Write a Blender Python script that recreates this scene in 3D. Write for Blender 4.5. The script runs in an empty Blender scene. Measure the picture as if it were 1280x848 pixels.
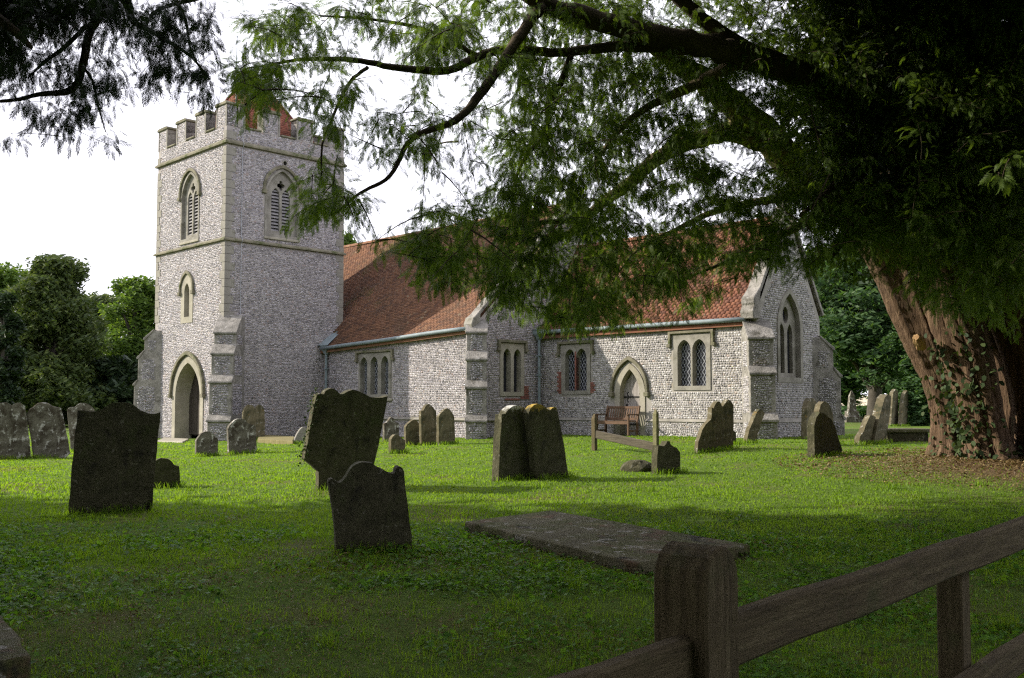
import bpy, bmesh, math, random
import numpy as np
from mathutils import Vector, Matrix
from mathutils.geometry import tessellate_polygon

random.seed(7)
rng = np.random.default_rng(11)
R = math.radians
sc = bpy.context.scene
col = sc.collection

# ------------------------------------------------------------------ camera
FPX, CXP, CYP, CAMZ = 1227.0, 640.0, 443.0, 1.2
PITCH = math.atan((505 - CYP) / FPX)
CP, SP = math.cos(PITCH), math.sin(PITCH)
cam = bpy.data.cameras.new('camera')
cam_ob = bpy.data.objects.new('camera', cam)
col.objects.link(cam_ob)
cam_ob.location = (0, 0, CAMZ)
cam_ob.rotation_euler = (math.pi / 2 + PITCH, 0, 0)
cam.sensor_width = 36
cam.lens = 36 * FPX / 1280
cam.shift_y = (CYP - 424) / 1280
cam.clip_start = 0.05
cam.clip_end = 2000
sc.camera = cam_ob

# ------------------------------------------------------------------ light
SUN_EL, SUN_DIR = 29.0, (-1.0, 0.10)
sun_az = math.atan2(SUN_DIR[0], SUN_DIR[1])           # clockwise from +Y
w = bpy.data.worlds.new('World')
sc.world = w
w.use_nodes = True
nt = w.node_tree
bg = nt.nodes['Background']
sky = nt.nodes.new('ShaderNodeTexSky')
sky.sky_type = 'NISHITA'
sky.sun_disc = False
sky.sun_elevation = R(SUN_EL)
sky.sun_rotation = sun_az
sky.dust_density = 3.0
tc = nt.nodes.new('ShaderNodeTexCoord')
nz = nt.nodes.new('ShaderNodeTexNoise')
nz.inputs['Scale'].default_value = 1.6
nz.inputs['Detail'].default_value = 5
nt.links.new(tc.outputs['Generated'], nz.inputs['Vector'])
cr = nt.nodes.new('ShaderNodeValToRGB')
cr.color_ramp.elements[0].position = .3
cr.color_ramp.elements[0].color = (4.6, 4.55, 5.1, 1)
cr.color_ramp.elements[1].position = .7
cr.color_ramp.elements[1].color = (11.1, 10.9, 12.0, 1)
nt.links.new(nz.outputs['Fac'], cr.inputs['Fac'])
mx = nt.nodes.new('ShaderNodeMix')
mx.data_type = 'RGBA'
mx.inputs[0].default_value = 0.88
nt.links.new(sky.outputs['Color'], mx.inputs[6])
nt.links.new(cr.outputs['Color'], mx.inputs[7])
nt.links.new(mx.outputs[2], bg.inputs['Color'])
bg.inputs['Strength'].default_value = 0.10

sun = bpy.data.lights.new('sun', 'SUN')
sun.energy = 3.3
sun.angle = R(0.6)
sun.color = (1.0, 0.92, 0.78)
sun_ob = bpy.data.objects.new('sun', sun)
col.objects.link(sun_ob)
sd = Vector((SUN_DIR[0], SUN_DIR[1], 0)).normalized() * math.cos(R(SUN_EL)) + Vector((0, 0, math.sin(R(SUN_EL))))
sun_ob.rotation_euler = sd.to_track_quat('Z', 'Y').to_euler()

sc.view_settings.view_transform = 'Standard'
sc.view_settings.look = 'None'
sc.view_settings.exposure = 1.15
sc.view_settings.gamma = 1
sc.render.engine = 'CYCLES'
sc.cycles.use_denoising = False
sc.cycles.filter_width = 1.25
sc.cycles.max_bounces = 6
sc.cycles.diffuse_bounces = 3
sc.cycles.transmission_bounces = 3

# ------------------------------------------------------------------ measuring the photograph
def ray(px, py):
    u = (px - CXP) / FPX
    v = (CYP - py) / FPX
    return Vector((u, CP - v * SP, SP + v * CP))

def at(px, py, Y):
    d = ray(px, py)
    return Vector((0, 0, CAMZ)) + d * (Y / d.y)

def ss(a, b, x):
    t = np.clip((x - a) / (b - a), 0, 1)
    return t * t * (3 - 2 * t)

def G(x, y):
    return -0.35 + 0.35 * ss(3, 22, y) + 0.020 * (np.clip(x, -14, 5) + 6) * ss(14, 26, y) * (1 - ss(60, 110, y))

def gpt(px, py):
    d = ray(px, py)
    g = -0.2
    for _ in range(30):
        t = (g - CAMZ) / d.z
        g = float(G(d.x * t, d.y * t))
    return Vector((d.x * t, d.y * t, g))

# ------------------------------------------------------------------ materials
def nn(t, kind, **kw):
    n = t.nodes.new(kind)
    for k, v in kw.items():
        if k in n.inputs:
            n.inputs[k].default_value = v
        else:
            setattr(n, k, v)
    return n

def ramp(t, fac, stops, interp='LINEAR'):
    r = t.nodes.new('ShaderNodeValToRGB')
    r.color_ramp.interpolation = interp
    els = r.color_ramp.elements
    while len(els) < len(stops):
        els.new(.5)
    for e, (p, c) in zip(els, stops):
        e.position = p
        e.color = (*c, 1) if len(c) == 3 else c
    t.links.new(fac, r.inputs['Fac'])
    return r.outputs['Color']

def mixc(t, fac, a, b, blend='MIX'):
    m = t.nodes.new('ShaderNodeMix')
    m.data_type = 'RGBA'
    m.blend_type = blend
    for i, v in ((0, fac), (6, a), (7, b)):
        if isinstance(v, (int, float)):
            m.inputs[i].default_value = v
        elif isinstance(v, tuple):
            m.inputs[i].default_value = (*v, 1)
        else:
            t.links.new(v, m.inputs[i])
    return m.outputs[2]

def coords(t, world=False):
    if world:
        return t.nodes.new('ShaderNodeNewGeometry').outputs['Position']
    return t.nodes.new('ShaderNodeTexCoord').outputs['Object']

def noise(t, vec, scale, detail=4, rough=.6, stretch=None):
    if stretch:
        m = nn(t, 'ShaderNodeMapping')
        m.inputs['Scale'].default_value = stretch
        t.links.new(vec, m.inputs['Vector'])
        vec = m.outputs['Vector']
    n = nn(t, 'ShaderNodeTexNoise', Scale=scale, Detail=detail, Roughness=rough)
    t.links.new(vec, n.inputs['Vector'])
    return n.outputs['Fac']

def surface(name, stops, scale=3, rough=.9, bump=.3, bscale=30, island=None, island_amt=.6, over=(), stretch=None,
            spec=.25, world=False, metallic=0, bdist=.02):
    """noise-ramped colour, optional random colour per piece, layered blotches, bumped"""
    m = bpy.data.materials.new(name)
    m.use_nodes = True
    t = m.node_tree
    b = t.nodes['Principled BSDF']
    b.inputs['Roughness'].default_value = rough
    b.inputs['Specular IOR Level'].default_value = spec
    b.inputs['Metallic'].default_value = metallic
    v = coords(t, world)
    c = ramp(t, noise(t, v, scale, 6, .65, stretch), stops)
    if island:
        ri = t.nodes.new('ShaderNodeNewGeometry').outputs['Random Per Island']
        ic = ramp(t, ri, island, 'CONSTANT' if len(island) > 3 else 'LINEAR')
        c = mixc(t, island_amt, c, ic)
    for (oc, osc, lo, hi) in over:
        f = ramp(t, noise(t, v, osc, 5, .7), [(lo, (0, 0, 0)), (hi, (1, 1, 1))])
        c = mixc(t, f, c, oc)
    t.links.new(c, b.inputs['Base Color'])
    if bump:
        bp = nn(t, 'ShaderNodeBump', Strength=bump, Distance=bdist)
        t.links.new(noise(t, v, bscale, 6, .65, stretch), bp.inputs['Height'])
        t.links.new(bp.outputs['Normal'], b.inputs['Normal'])
    return m

def leafy(name, c0, c1, c2, trans=.35, big=None, rough=.55, tint=None, spots=None):
    """leaf: colour varies by leaf; light passes through"""
    m = bpy.data.materials.new(name)
    m.use_nodes = True
    t = m.node_tree
    b = t.nodes['Principled BSDF']
    b.inputs['Roughness'].default_value = rough
    b.inputs['Specular IOR Level'].default_value = .25
    ri = t.nodes.new('ShaderNodeNewGeometry').outputs['Random Per Island']
    c = ramp(t, ri, [(0, c0), (.5, c1), (1, c2)])
    if big:
        v = coords(t, True)
        f = ramp(t, noise(t, v, big[0], 5, .6), [(big[1], (0, 0, 0)), (big[2], (1, 1, 1))])
        c = mixc(t, f, c, mixc(t, .55, c, big[3]))
        c = mixc(t, ramp(t, noise(t, v, 1.7, 4, .6), [(.40, (0, 0, 0)), (.62, (.55, .55, .55))]), c, (.075, .15, .018))
    t.links.new(c, b.inputs['Base Color'])
    tr = t.nodes.new('ShaderNodeBsdfTranslucent')
    tc_ = mixc(t, 1.0, c, tint or (1.5, 1.5, .6), 'MULTIPLY')
    t.links.new(tc_, tr.inputs['Color'])
    ms = t.nodes.new('ShaderNodeMixShader')
    ms.inputs[0].default_value = trans
    t.links.new(b.outputs[0], ms.inputs[1])
    t.links.new(tr.outputs[0], ms.inputs[2])
    t.links.new(ms.outputs[0], t.nodes['Material Output'].inputs['Surface'])
    return m

MORTAR = surface('flint mortar', [(.3, (.22, .20, .19)), (.7, (.40, .37, .35))], 2.2, .95, .4, 40,
                 over=[((.16, .15, .10), 1.1, .58, .75)])
MORTAR_P = surface('pale mortar', [(.3, (.24, .225, .205)), (.7, (.37, .35, .32))], 2.0, .95, .4, 40,
                   over=[((.24, .19, .12), .9, .60, .78)])
FL_TOWER = surface('flint', [(.3, (.14, .135, .145)), (.7, (.33, .31, .33))], 1.3, .45, .15, 50, spec=.5,
                   island=[(0, (.50, .475, .51)), (.24, (.33, .31, .345)), (.52, (.20, .19, .215)), (.72, (.125, .12, .135)),
                           (.82, (.075, .073, .085)), (.90, (.34, .24, .21)), (.94, (.58, .56, .57))], island_amt=.65)
FL_CHANCEL = surface('squared flint', [(.3, (.15, .14, .145)), (.7, (.34, .325, .33))], 1.1, .45, .15, 50, spec=.5,
                     island=[(0, (.46, .445, .45)), (.30, (.32, .305, .315)), (.58, (.20, .19, .205)), (.78, (.10, .095, .105)),
                             (.88, (.05, .05, .06)), (.93, (.30, .22, .18)), (.96, (.58, .57, .57))], island_amt=.68,
                     over=[((.30, .22, .12), .55, .62, .8)])
LIME = surface('limestone', [(.3, (.165, .155, .135)), (.7, (.31, .295, .255))], 2.5, .9, .4, 35,
               over=[((.12, .115, .085), 2.2, .52, .72), ((.50, .49, .45), 5, .66, .72)])
LIME_P = surface('pale limestone', [(.3, (.235, .22, .175)), (.7, (.37, .345, .28))], 2.5, .9, .3, 35,
                 over=[((.20, .18, .12), 1.7, .55, .78)])
LIME_D = surface('mossy limestone', [(.3, (.10, .095, .065)), (.7, (.24, .22, .16))], 3, .95, .5, 35,
                 over=[((.07, .085, .03), 2.5, .5, .66)])
BUTT = surface('weathered rubble', [(.3, (.12, .115, .10)), (.7, (.34, .32, .29))], 3.5, .95, .8, 22,
               over=[((.34, .33, .31), 4.2, .60, .67), ((.08, .075, .06), 2.5, .56, .70)], bdist=.05)
TILE_N = surface('old clay tile', [(.3, (.085, .048, .038)), (.7, (.19, .085, .055))], .8, .9, .3, 45,
                 island=[(0, (.085, .056, .040)), (.5, (.20, .10, .054)), (1, (.30, .16, .085))], island_amt=.5,
                 over=[((.085, .060, .042), .5, .52, .74), ((.11, .11, .03), .36, .56, .70), ((.30, .24, .16), 3.5, .62, .68)])
TILE_C = surface('red clay tile', [(.3, (.11, .050, .038)), (.7, (.21, .082, .055))], .9, .9, .3, 45,
                 island=[(0, (.085, .048, .036)), (.5, (.20, .084, .047)), (1, (.29, .135, .075))], island_amt=.5,
                 over=[((.085, .052, .04), .8, .50, .72), ((.28, .22, .15), 3.5, .63, .69)])
TILE_T = surface('spire clay tile', [(.3, (.16, .06, .042)), (.7, (.27, .095, .06))], .9, .9, .3, 45,
                 island=[(0, (.12, .052, .04)), (.5, (.24, .085, .055)), (1, (.32, .13, .085))], island_amt=.6)
BRICK = surface('red brick', [(.3, (.14, .058, .045)), (.7, (.25, .105, .08))], 6, .9, .4, 40,
                over=[((.40, .30, .25), 5, .60, .70)])
LEAD = surface('painted lead', [(.3, (.15, .19, .205)), (.7, (.23, .275, .29))], 4, .6, .1, 30, over=[((.16, .17, .15), 3, .6, .75)])
IRON = surface('black iron', [(.3, (.015, .014, .013)), (.7, (.03, .028, .026))], 8, .6, .3, 60)
WIRE = surface('lead came', [(.3, (.30, .32, .36)), (.7, (.46, .48, .52))], 8, .5, .1, 60)
GLASS = surface('dark leaded glass', [(.3, (.012, .013, .018)), (.7, (.03, .032, .04))], 5, .18, .2, 9, spec=.5)
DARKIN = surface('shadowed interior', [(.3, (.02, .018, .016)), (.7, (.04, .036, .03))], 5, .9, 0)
LOUVRE = surface('slate louvre', [(.3, (.17, .165, .17)), (.7, (.30, .29, .29))], 4, .8, .3, 40)
OAKG = surface('silvered oak', [(.3, (.20, .18, .165)), (.7, (.36, .33, .31))], 4, .85, .5, 30, stretch=(6, 6, .6))
OAKD = surface('dark oak', [(.3, (.025, .02, .016)), (.7, (.055, .045, .035))], 4, .8, .5, 30, stretch=(6, 6, .6))
TEAK = surface('red brown hardwood', [(.3, (.075, .045, .028)), (.7, (.15, .088, .052))], 5, .7, .4, 40, stretch=(1, 8, 8))
FENCEW = surface('weathered fence wood', [(.25, (.050, .038, .020)), (.5, (.105, .082, .044)), (.75, (.175, .145, .082))], 5, .9, .8, 22,
                 stretch=(.7, 9, 9), over=[((.07, .075, .03), 3, .56, .72)], bdist=.012)
POSTW = surface('weathered post wood', [(.25, (.050, .038, .020)), (.5, (.105, .082, .044)), (.75, (.175, .145, .082))], 5, .9, .9, 22,
                stretch=(9, 9, .7), over=[((.07, .075, .03), 3, .56, .72)], bdist=.012)
RAILW = surface('grey grave board', [(.3, (.055, .046, .034)), (.7, (.13, .112, .08))], 5, .9, .8, 24, stretch=(.7, 8, 8), bdist=.012)
ST_DARK = surface('dark lichened stone', [(.3, (.042, .042, .022)), (.7, (.11, .10, .06))], 5, .95, .9, 24,
                  over=[((.05, .065, .02), 2.5, .52, .7), ((.20, .19, .13), 4.2, .60, .68), ((.20, .19, .15), 11, .60, .66), ((.03, .028, .02), 3.5, .54, .64)], bdist=.025)
def crest_lichen(name, colour, z0, z1):
    """dark stone whose weathered crest carries a crust of lichen"""
    m = ST_DARK.copy(); m.name = name
    t = m.node_tree
    b = t.nodes['Principled BSDF']
    v = coords(t)
    sx = t.nodes.new('ShaderNodeSeparateXYZ'); t.links.new(v, sx.inputs[0])
    mr = nn(t, 'ShaderNodeMapRange')
    for k, x in (('From Min', z0), ('From Max', z1), ('To Min', 0), ('To Max', .62)):
        mr.inputs[k].default_value = x
    t.links.new(sx.outputs['Z'], mr.inputs['Value'])
    mu = nn(t, 'ShaderNodeMath', operation='MULTIPLY_ADD')
    t.links.new(noise(t, v, 9, 5, .7), mu.inputs[0]); mu.inputs[1].default_value = .8
    t.links.new(mr.outputs['Result'], mu.inputs[2])
    f = ramp(t, mu.outputs[0], [(.78, (0, 0, 0)), (.90, (1, 1, 1))])
    old = b.inputs['Base Color'].links[0].from_socket
    t.links.new(mixc(t, f, old, colour), b.inputs['Base Color'])
    return m
ST_GOLD = crest_lichen('golden lichened stone', (.36, .25, .05), .95, 1.28)
ST_WHITE = crest_lichen('white crested stone', (.50, .49, .45), .98, 1.26)
ST_MOT = surface('mottled lichened stone', [(.3, (.085, .078, .06)), (.7, (.19, .175, .14))], 5, .95, .6, 28,
                 over=[((.055, .045, .032), 3.2, .46, .58), ((.42, .41, .38), 5.5, .55, .60)], bdist=.015)
ST_WARM = surface('ochre lichened stone', [(.3, (.085, .072, .04)), (.7, (.19, .165, .105))], 4, .95, .6, 28,
                 over=[((.055, .055, .03), 3, .47, .62), ((.26, .16, .04), 3.4, .60, .72), ((.36, .35, .31), 8, .59, .65)], bdist=.015)
ST_LEDGER = surface('mossy ledger stone', [(.3, (.085, .078, .042)), (.7, (.18, .165, .10))], 3, .95, .8, 22,
                    over=[((.085, .09, .03), 1.8, .45, .58), ((.12, .08, .048), 2.3, .57, .66), ((.30, .29, .25), 6, .58, .63), ((.03, .03, .02), 1.3, .60, .66)], bdist=.05)
YEWBARK = surface('yew bark', [(.25, (.034, .021, .014)), (.5, (.115, .072, .043)), (.75, (.245, .165, .10))], 4.5, .95, 1.0, 12,
                  stretch=(3.4, 3.4, .22), over=[((.085, .08, .035), 2.2, .58, .74)], bdist=.06)
LIMBBARK = surface('yew limb bark', [(.3, (.10, .075, .045)), (.7, (.26, .21, .12))], 4, .95, .9, 14,
                   over=[((.30, .27, .12), 2.0, .52, .70)], bdist=.03)
DARKBARK = surface('dark twig bark', [(.3, (.035, .026, .018)), (.7, (.09, .07, .045))], 5, .95, .6, 20)
BARK = surface('tree bark', [(.3, (.04, .035, .028)), (.7, (.09, .08, .065))], 3, .95, .7, 12)
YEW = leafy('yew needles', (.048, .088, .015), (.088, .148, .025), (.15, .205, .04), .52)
YEWL = leafy('dark yew needles', (.012, .024, .012), (.022, .042, .018), (.04, .065, .022), .22)  # darker needle colour; on the great yew it carries the inner shade
TREE_A = leafy('dark conifer needles', (.030, .050, .016), (.055, .085, .024), (.10, .13, .038), .30)
TREE_B = leafy('broad leaves', (.048, .09, .018), (.08, .14, .027), (.13, .195, .048), .42)
TREE_C = leafy('deep green leaves', (.022, .056, .02), (.042, .09, .028), (.075, .135, .046), .42)
IVY = leafy('ivy leaves', (.018, .035, .012), (.035, .06, .018), (.06, .085, .028), .2, rough=.7)
GRASS = leafy('grass blades', (.155, .265, .024), (.175, .29, .028), (.20, .305, .036), .55,
              big=(.45, .54, .74, (.20, .20, .05)), tint=(1.5, 1.5, .5))
CLOVER = leafy('clover leaves', (.06, .15, .018), (.105, .23, .028), (.155, .30, .045), .45)
DRY = leafy('dry litter', (.085, .056, .026), (.165, .112, .05), (.26, .195, .085), .2, tint=(1.2, 1, .7))

def ground_mat():
    m = bpy.data.materials.new('turf soil')
    m.use_nodes = True
    t = m.node_tree
    b = t.nodes['Principled BSDF']
    b.inputs['Roughness'].default_value = 1
    b.inputs['Specular IOR Level'].default_value = .1
    v = coords(t, True)
    grass = ramp(t, noise(t, v, 7, 6, .7), [(.3, (.05, .095, .012)), (.7, (.12, .18, .028))])
    soil = ramp(t, noise(t, v, 18, 6, .7), [(.3, (.075, .05, .028)), (.7, (.19, .13, .072))])
    f = ramp(t, noise(t, v, .55, 5, .6), [(.52, (0, 0, 0)), (.70, (.65, .65, .65))])
    c = mixc(t, f, grass, soil)
    # needle litter under the yew
    vd = nn(t, 'ShaderNodeVectorMath', operation='DISTANCE')
    vd.inputs[1].default_value = (9.4, 17.6, 0)
    t.links.new(v, vd.inputs[0])
    mr = nn(t, 'ShaderNodeMapRange')
    for k, x in (('From Min', 1.2), ('From Max', 4.0), ('To Min', 1), ('To Max', 0)):
        mr.inputs[k].default_value = x
    t.links.new(vd.outputs['Value'], mr.inputs['Value'])
    c = mixc(t, mr.outputs['Result'], c, soil)
    t.links.new(c, b.inputs['Base Color'])
    bp = nn(t, 'ShaderNodeBump', Strength=.7, Distance=.03)
    t.links.new(noise(t, v, 28, 6, .7), bp.inputs['Height'])
    t.links.new(bp.outputs['Normal'], b.inputs['Normal'])
    return m
GROUND = ground_mat()
STUBBLE = surface('stubble field', [(.3, (.42, .36, .24)), (.7, (.55, .48, .34))], .2, 1, .2, 3, world=True)

# ------------------------------------------------------------------ objects
def tag(o, label=None, cat=None, group=None, kind=None):
    for k, v in (('label', label), ('category', cat), ('group', group), ('kind', kind)):
        if v:
            o[k] = v
    return o

def link(name, me, mat, parent=None, loc=None):
    o = bpy.data.objects.new(name, me)
    col.objects.link(o)
    if mat is not None and not me.materials:
        for mm in (mat if isinstance(mat, (list, tuple)) else (mat,)):
            me.materials.append(mm)
    if parent is not None:
        o.parent = parent
    if loc is not None:
        o.location = loc
    return o

def empty(name, loc=(0, 0, 0), rz=0, parent=None):
    o = bpy.data.objects.new(name, None)
    col.objects.link(o)
    o.empty_display_size = .3
    o.location = loc
    o.rotation_euler = (0, 0, rz)
    if parent:
        o.parent = parent
    return o

class MB:
    """collects faces; build() links them as one mesh"""
    def __init__(s):
        s.v, s.f = [], []
    def poly(s, pts):
        n = len(s.v)
        s.v += [tuple(p) for p in pts]
        s.f.append(tuple(range(n, n + len(pts))))
    def add(s, vs, fs):
        n = len(s.v)
        s.v += [tuple(p) for p in vs]
        s.f += [tuple(n + i for i in f) for f in fs]
    def box(s, a, b):
        (x0, y0, z0), (x1, y1, z1) = a, b
        s.add([(x0, y0, z0), (x1, y0, z0), (x1, y1, z0), (x0, y1, z0), (x0, y0, z1), (x1, y0, z1), (x1, y1, z1), (x0, y1, z1)],
              [(0, 3, 2, 1), (4, 5, 6, 7), (0, 1, 5, 4), (1, 2, 6, 5), (2, 3, 7, 6), (3, 0, 4, 7)])
    def bar(s, p, q, wd, th, up=Vector((0, 0, 1))):
        p, q = Vector(p), Vector(q)
        d = (q - p).normalized()
        sx = d.cross(up)
        if sx.length < 1e-4:
            sx = d.cross(Vector((0, 1, 0)))
        sx.normalize()
        sy = sx.cross(d)
        a, b = sx * wd / 2, sy * th / 2
        s.add([p - a - b, p + a - b, p + a + b, p - a + b, q - a - b, q + a - b, q + a + b, q - a + b],
              [(0, 1, 2, 3), (7, 6, 5, 4), (0, 4, 5, 1), (1, 5, 6, 2), (2, 6, 7, 3), (3, 7, 4, 0)])
    def prism(s, pts, fn, d0, d1):
        """pts: outline in the plane; fn(a, b, d) -> point; both ends and the sides"""
        n = len(pts)
        A = [fn(a, b, d0) for a, b in pts]
        B = [fn(a, b, d1) for a, b in pts]
        tri = tessellate_polygon([[Vector((a, b, 0)) for a, b in pts]])
        s.add(A + B, [tuple(x) for x in tri] + [tuple(n + i for i in x)[::-1] for x in tri] +
              [(i, (i + 1) % n, n + (i + 1) % n, n + i) for i in range(n)])
    def pierced(s, outer, holes, fn, d0, d1, back=True, rim=True):
        loops = [outer] + holes
        pts = [p for l in loops for p in l]
        n = len(pts)
        tri = tessellate_polygon([[Vector((a, b, 0)) for a, b in l] for l in loops])
        A = [fn(a, b, d0) for a, b in pts]
        B = [fn(a, b, d1) for a, b in pts]
        fs = [tuple(x) for x in tri]
        if back:
            fs += [tuple(n + i for i in x)[::-1] for x in tri]
        k = 0
        for li, l in enumerate(loops):
            m = len(l)
            if li or rim:
                fs += [(k + i, k + (i + 1) % m, n + k + (i + 1) % m, n + k + i) for i in range(m)]
            k += m
        s.add(A + B, fs)
    def build(s, name, mat, parent=None, bevel=0, smooth=False, recalc=True, loc=None):
        me = bpy.data.meshes.new(name)
        me.from_pydata(s.v, [], s.f)
        bm = bmesh.new()
        bm.from_mesh(me)
        bmesh.ops.remove_doubles(bm, verts=bm.verts, dist=1e-5)
        if recalc:
            bmesh.ops.recalc_face_normals(bm, faces=bm.faces)
        if bevel:
            bmesh.ops.bevel(bm, geom=[e for e in bm.edges if len(e.link_faces) == 2 and e.calc_face_angle(0) > .6],
                            offset=bevel, segments=1, affect='EDGES', clamp_overlap=True)
        bm.to_mesh(me)
        bm.free()
        if smooth:
            me.shade_smooth()
        return link(name, me, mat, parent, loc)

def np_mesh(name, V, faces_per, counts):
    """V (n,3); faces_per: flat loop vertex indices; counts: verts per face"""
    me = bpy.data.meshes.new(name)
    me.vertices.add(len(V))
    me.vertices.foreach_set('co', np.ascontiguousarray(V, dtype=np.float32).ravel())
    counts = np.asarray(counts, dtype=np.int32)
    starts = np.concatenate(([0], np.cumsum(counts)[:-1])).astype(np.int32)
    me.loops.add(int(counts.sum()))
    me.loops.foreach_set('vertex_index', np.asarray(faces_per, dtype=np.int32).ravel())
    me.polygons.add(len(counts))
    me.polygons.foreach_set('loop_start', starts)
    me.update(calc_edges=True)
    return me

def replicate(tv, tf, mats, pos):
    """template verts (m,3), list of faces, rotation matrices (k,3,3), positions (k,3)"""
    m, k = len(tv), len(pos)
    V = np.einsum('kij,mj->kmi', mats, tv) + pos[:, None, :]
    fl = np.concatenate([np.asarray(f) for f in tf])
    cnt = np.array([len(f) for f in tf])
    F = (fl[None, :] + (np.arange(k) * m)[:, None]).ravel()
    return V.reshape(-1, 3), F, np.tile(cnt, k)

def merge(chunks):
    Vs, Fs, Cs, o = [], [], [], 0
    for V, F, C in chunks:
        Vs.append(V); Fs.append(F + o); Cs.append(C)
        o += len(V)
    return np.concatenate(Vs), np.concatenate(Fs), np.concatenate(Cs)

def vnoise(x, y, seed=0):
    """smooth value noise 0..1"""
    xi, yi = np.floor(x).astype(np.int64), np.floor(y).astype(np.int64)
    fx, fy = x - xi, y - yi
    fx, fy = fx * fx * (3 - 2 * fx), fy * fy * (3 - 2 * fy)
    def h(a, b):
        n = (a * 374761393 + b * 668265263 + seed * 974711) & 0x7fffffff
        n = ((n ^ (n >> 13)) * 1274126177) & 0x7fffffff
        return ((n ^ (n >> 16)) & 0xffff) / 65535.0
    return (h(xi, yi) * (1 - fx) + h(xi + 1, yi) * fx) * (1 - fy) + (h(xi, yi + 1) * (1 - fx) + h(xi + 1, yi + 1) * fx) * fy

def tube(mb, pts, radii, n=8, wob=0, flute=None, seed=0):
    pts = [Vector(p) for p in pts]
    rings = []
    ref = Vector((0.3, 1, 0.2)).normalized()
    rr = random.Random(seed)
    for i, p in enumerate(pts):
        d = (pts[min(i + 1, len(pts) - 1)] - pts[max(i - 1, 0)]).normalized()
        a = d.cross(ref)
        if a.length < .1:
            a = d.cross(Vector((1, 0, 0)))
        a.normalize()
        b = d.cross(a)
        ring = []
        for k in range(n):
            th = 2 * math.pi * k / n
            r = radii[i] * (1 + (rr.uniform(-wob, wob) if wob else 0))
            if flute:
                r *= flute(th, i)
            ring.append(p + (a * math.cos(th) + b * math.sin(th)) * r)
        rings.append(ring)
    base = len(mb.v)
    mb.v += [tuple(q) for r_ in rings for q in r_]
    for i in range(len(rings) - 1):
        for k in range(n):
            k2 = (k + 1) % n
            mb.f.append((base + i * n + k, base + i * n + k2, base + (i + 1) * n + k2, base + (i + 1) * n + k))
    mb.f.append(tuple(base + k for k in range(n))[::-1])
    mb.f.append(tuple(base + (len(rings) - 1) * n + k for k in range(n)))

def smooth_path(pts, rad, sub=5):
    """Catmull-Rom through points with radii"""
    P = [np.array(p, float) for p in pts]
    out, ro = [], []
    for i in range(len(P) - 1):
        p0, p1, p2, p3 = P[max(i - 1, 0)], P[i], P[i + 1], P[min(i + 2, len(P) - 1)]
        for s in range(sub):
            t = s / sub
            q = .5 * ((2 * p1) + (-p0 + p2) * t + (2 * p0 - 5 * p1 + 4 * p2 - p3) * t * t + (-p0 + 3 * p1 - 3 * p2 + p3) * t ** 3)
            out.append(Vector(q)); ro.append(rad[i] * (1 - t) + rad[i + 1] * t)
    out.append(Vector(P[-1])); ro.append(rad[-1])
    return out, ro

# ------------------------------------------------------------------ ground
gx = np.unique(np.concatenate([np.linspace(-600, -40, 15), np.linspace(-40, -14, 27), np.linspace(-14, 14, 99), np.linspace(14, 40, 27), np.linspace(40, 600, 15)]))
gy = np.unique(np.concatenate([np.linspace(-300, -10, 10), np.linspace(-10, 26, 129), np.linspace(26, 70, 45), np.linspace(70, 1500, 20)]))
X, Y = np.meshgrid(gx, gy)
WORN = [(-2.3, 8.2, 1.5, 1.3), (-.9, 7.0, 1.6, 1.0), (-1.9, 6.0, 1.2, .8), (.15, 6.0, .8, .7), (-1.0, 9.0, 1.0, .6), (-2.8, 6.8, 1.0, .8), (.5, 9.3, .9, .6)]
def worn(x, y):
    d = np.zeros_like(x)
    for cx, cy, rx, ry in WORN:
        d = np.maximum(d, np.clip(1.5 - ((x - cx) / rx) ** 2 - ((y - cy) / ry) ** 2, 0, 1))
    return np.clip(d * (vnoise(x * 2.2, y * 2.2, 81) + .8 * vnoise(x * 6, y * 6, 82) - .35), 0, 1)
def bumps(x, y):
    return (.035 * (vnoise(x * .7, y * .7, 3) - .5) + .03 * (vnoise(x * 2.1, y * 2.1, 5) - .5)) * (1 - ss(30, 60, y))
def GB(x, y):
    return G(x, y) + bumps(x, y) + .10 * np.exp(-((x - 9.4) ** 2 + (y - 18) ** 2) / 7.0)
Z = GB(X, Y)
V = np.stack([X, Y, Z], -1).reshape(-1, 3)
nx, ny = len(gx), len(gy)
ii = (np.arange(ny - 1)[:, None] * nx + np.arange(nx - 1)[None, :]).ravel()
F = np.stack([ii, ii + 1, ii + nx + 1, ii + nx], -1).ravel()
me = np_mesh('ground', V, F, np.full(len(ii), 4))
me.shade_smooth()
tag(link('ground', me, GROUND), kind='structure')
mb = MB()
prof = [(76, -.3), (90, .25), (120, 1.6), (170, 2.6), (260, 2.9), (400, 2.0)]
for (y0, z0), (y1, z1) in zip(prof, prof[1:]):
    for x0 in range(0, 240, 24):
        mb.poly([(x0, y0, z0), (x0 + 24, y0, z0), (x0 + 24, y1, z1), (x0, y1, z1)])
tag(mb.build('field', STUBBLE, smooth=True), kind='structure')

# ------------------------------------------------------------------ church: local axes x = east, y = north
church = empty('church', (-10.30, 35.0, 0), R(-45))
tag(church, 'flint church with a battlemented tower and red tiled roofs behind the gravestones', 'church')

def southf(n0):
    return lambda s, z, d: (s, n0 - d, z)
def eastf(e0):
    return lambda s, z, d: (e0 + d, s, z)

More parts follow.
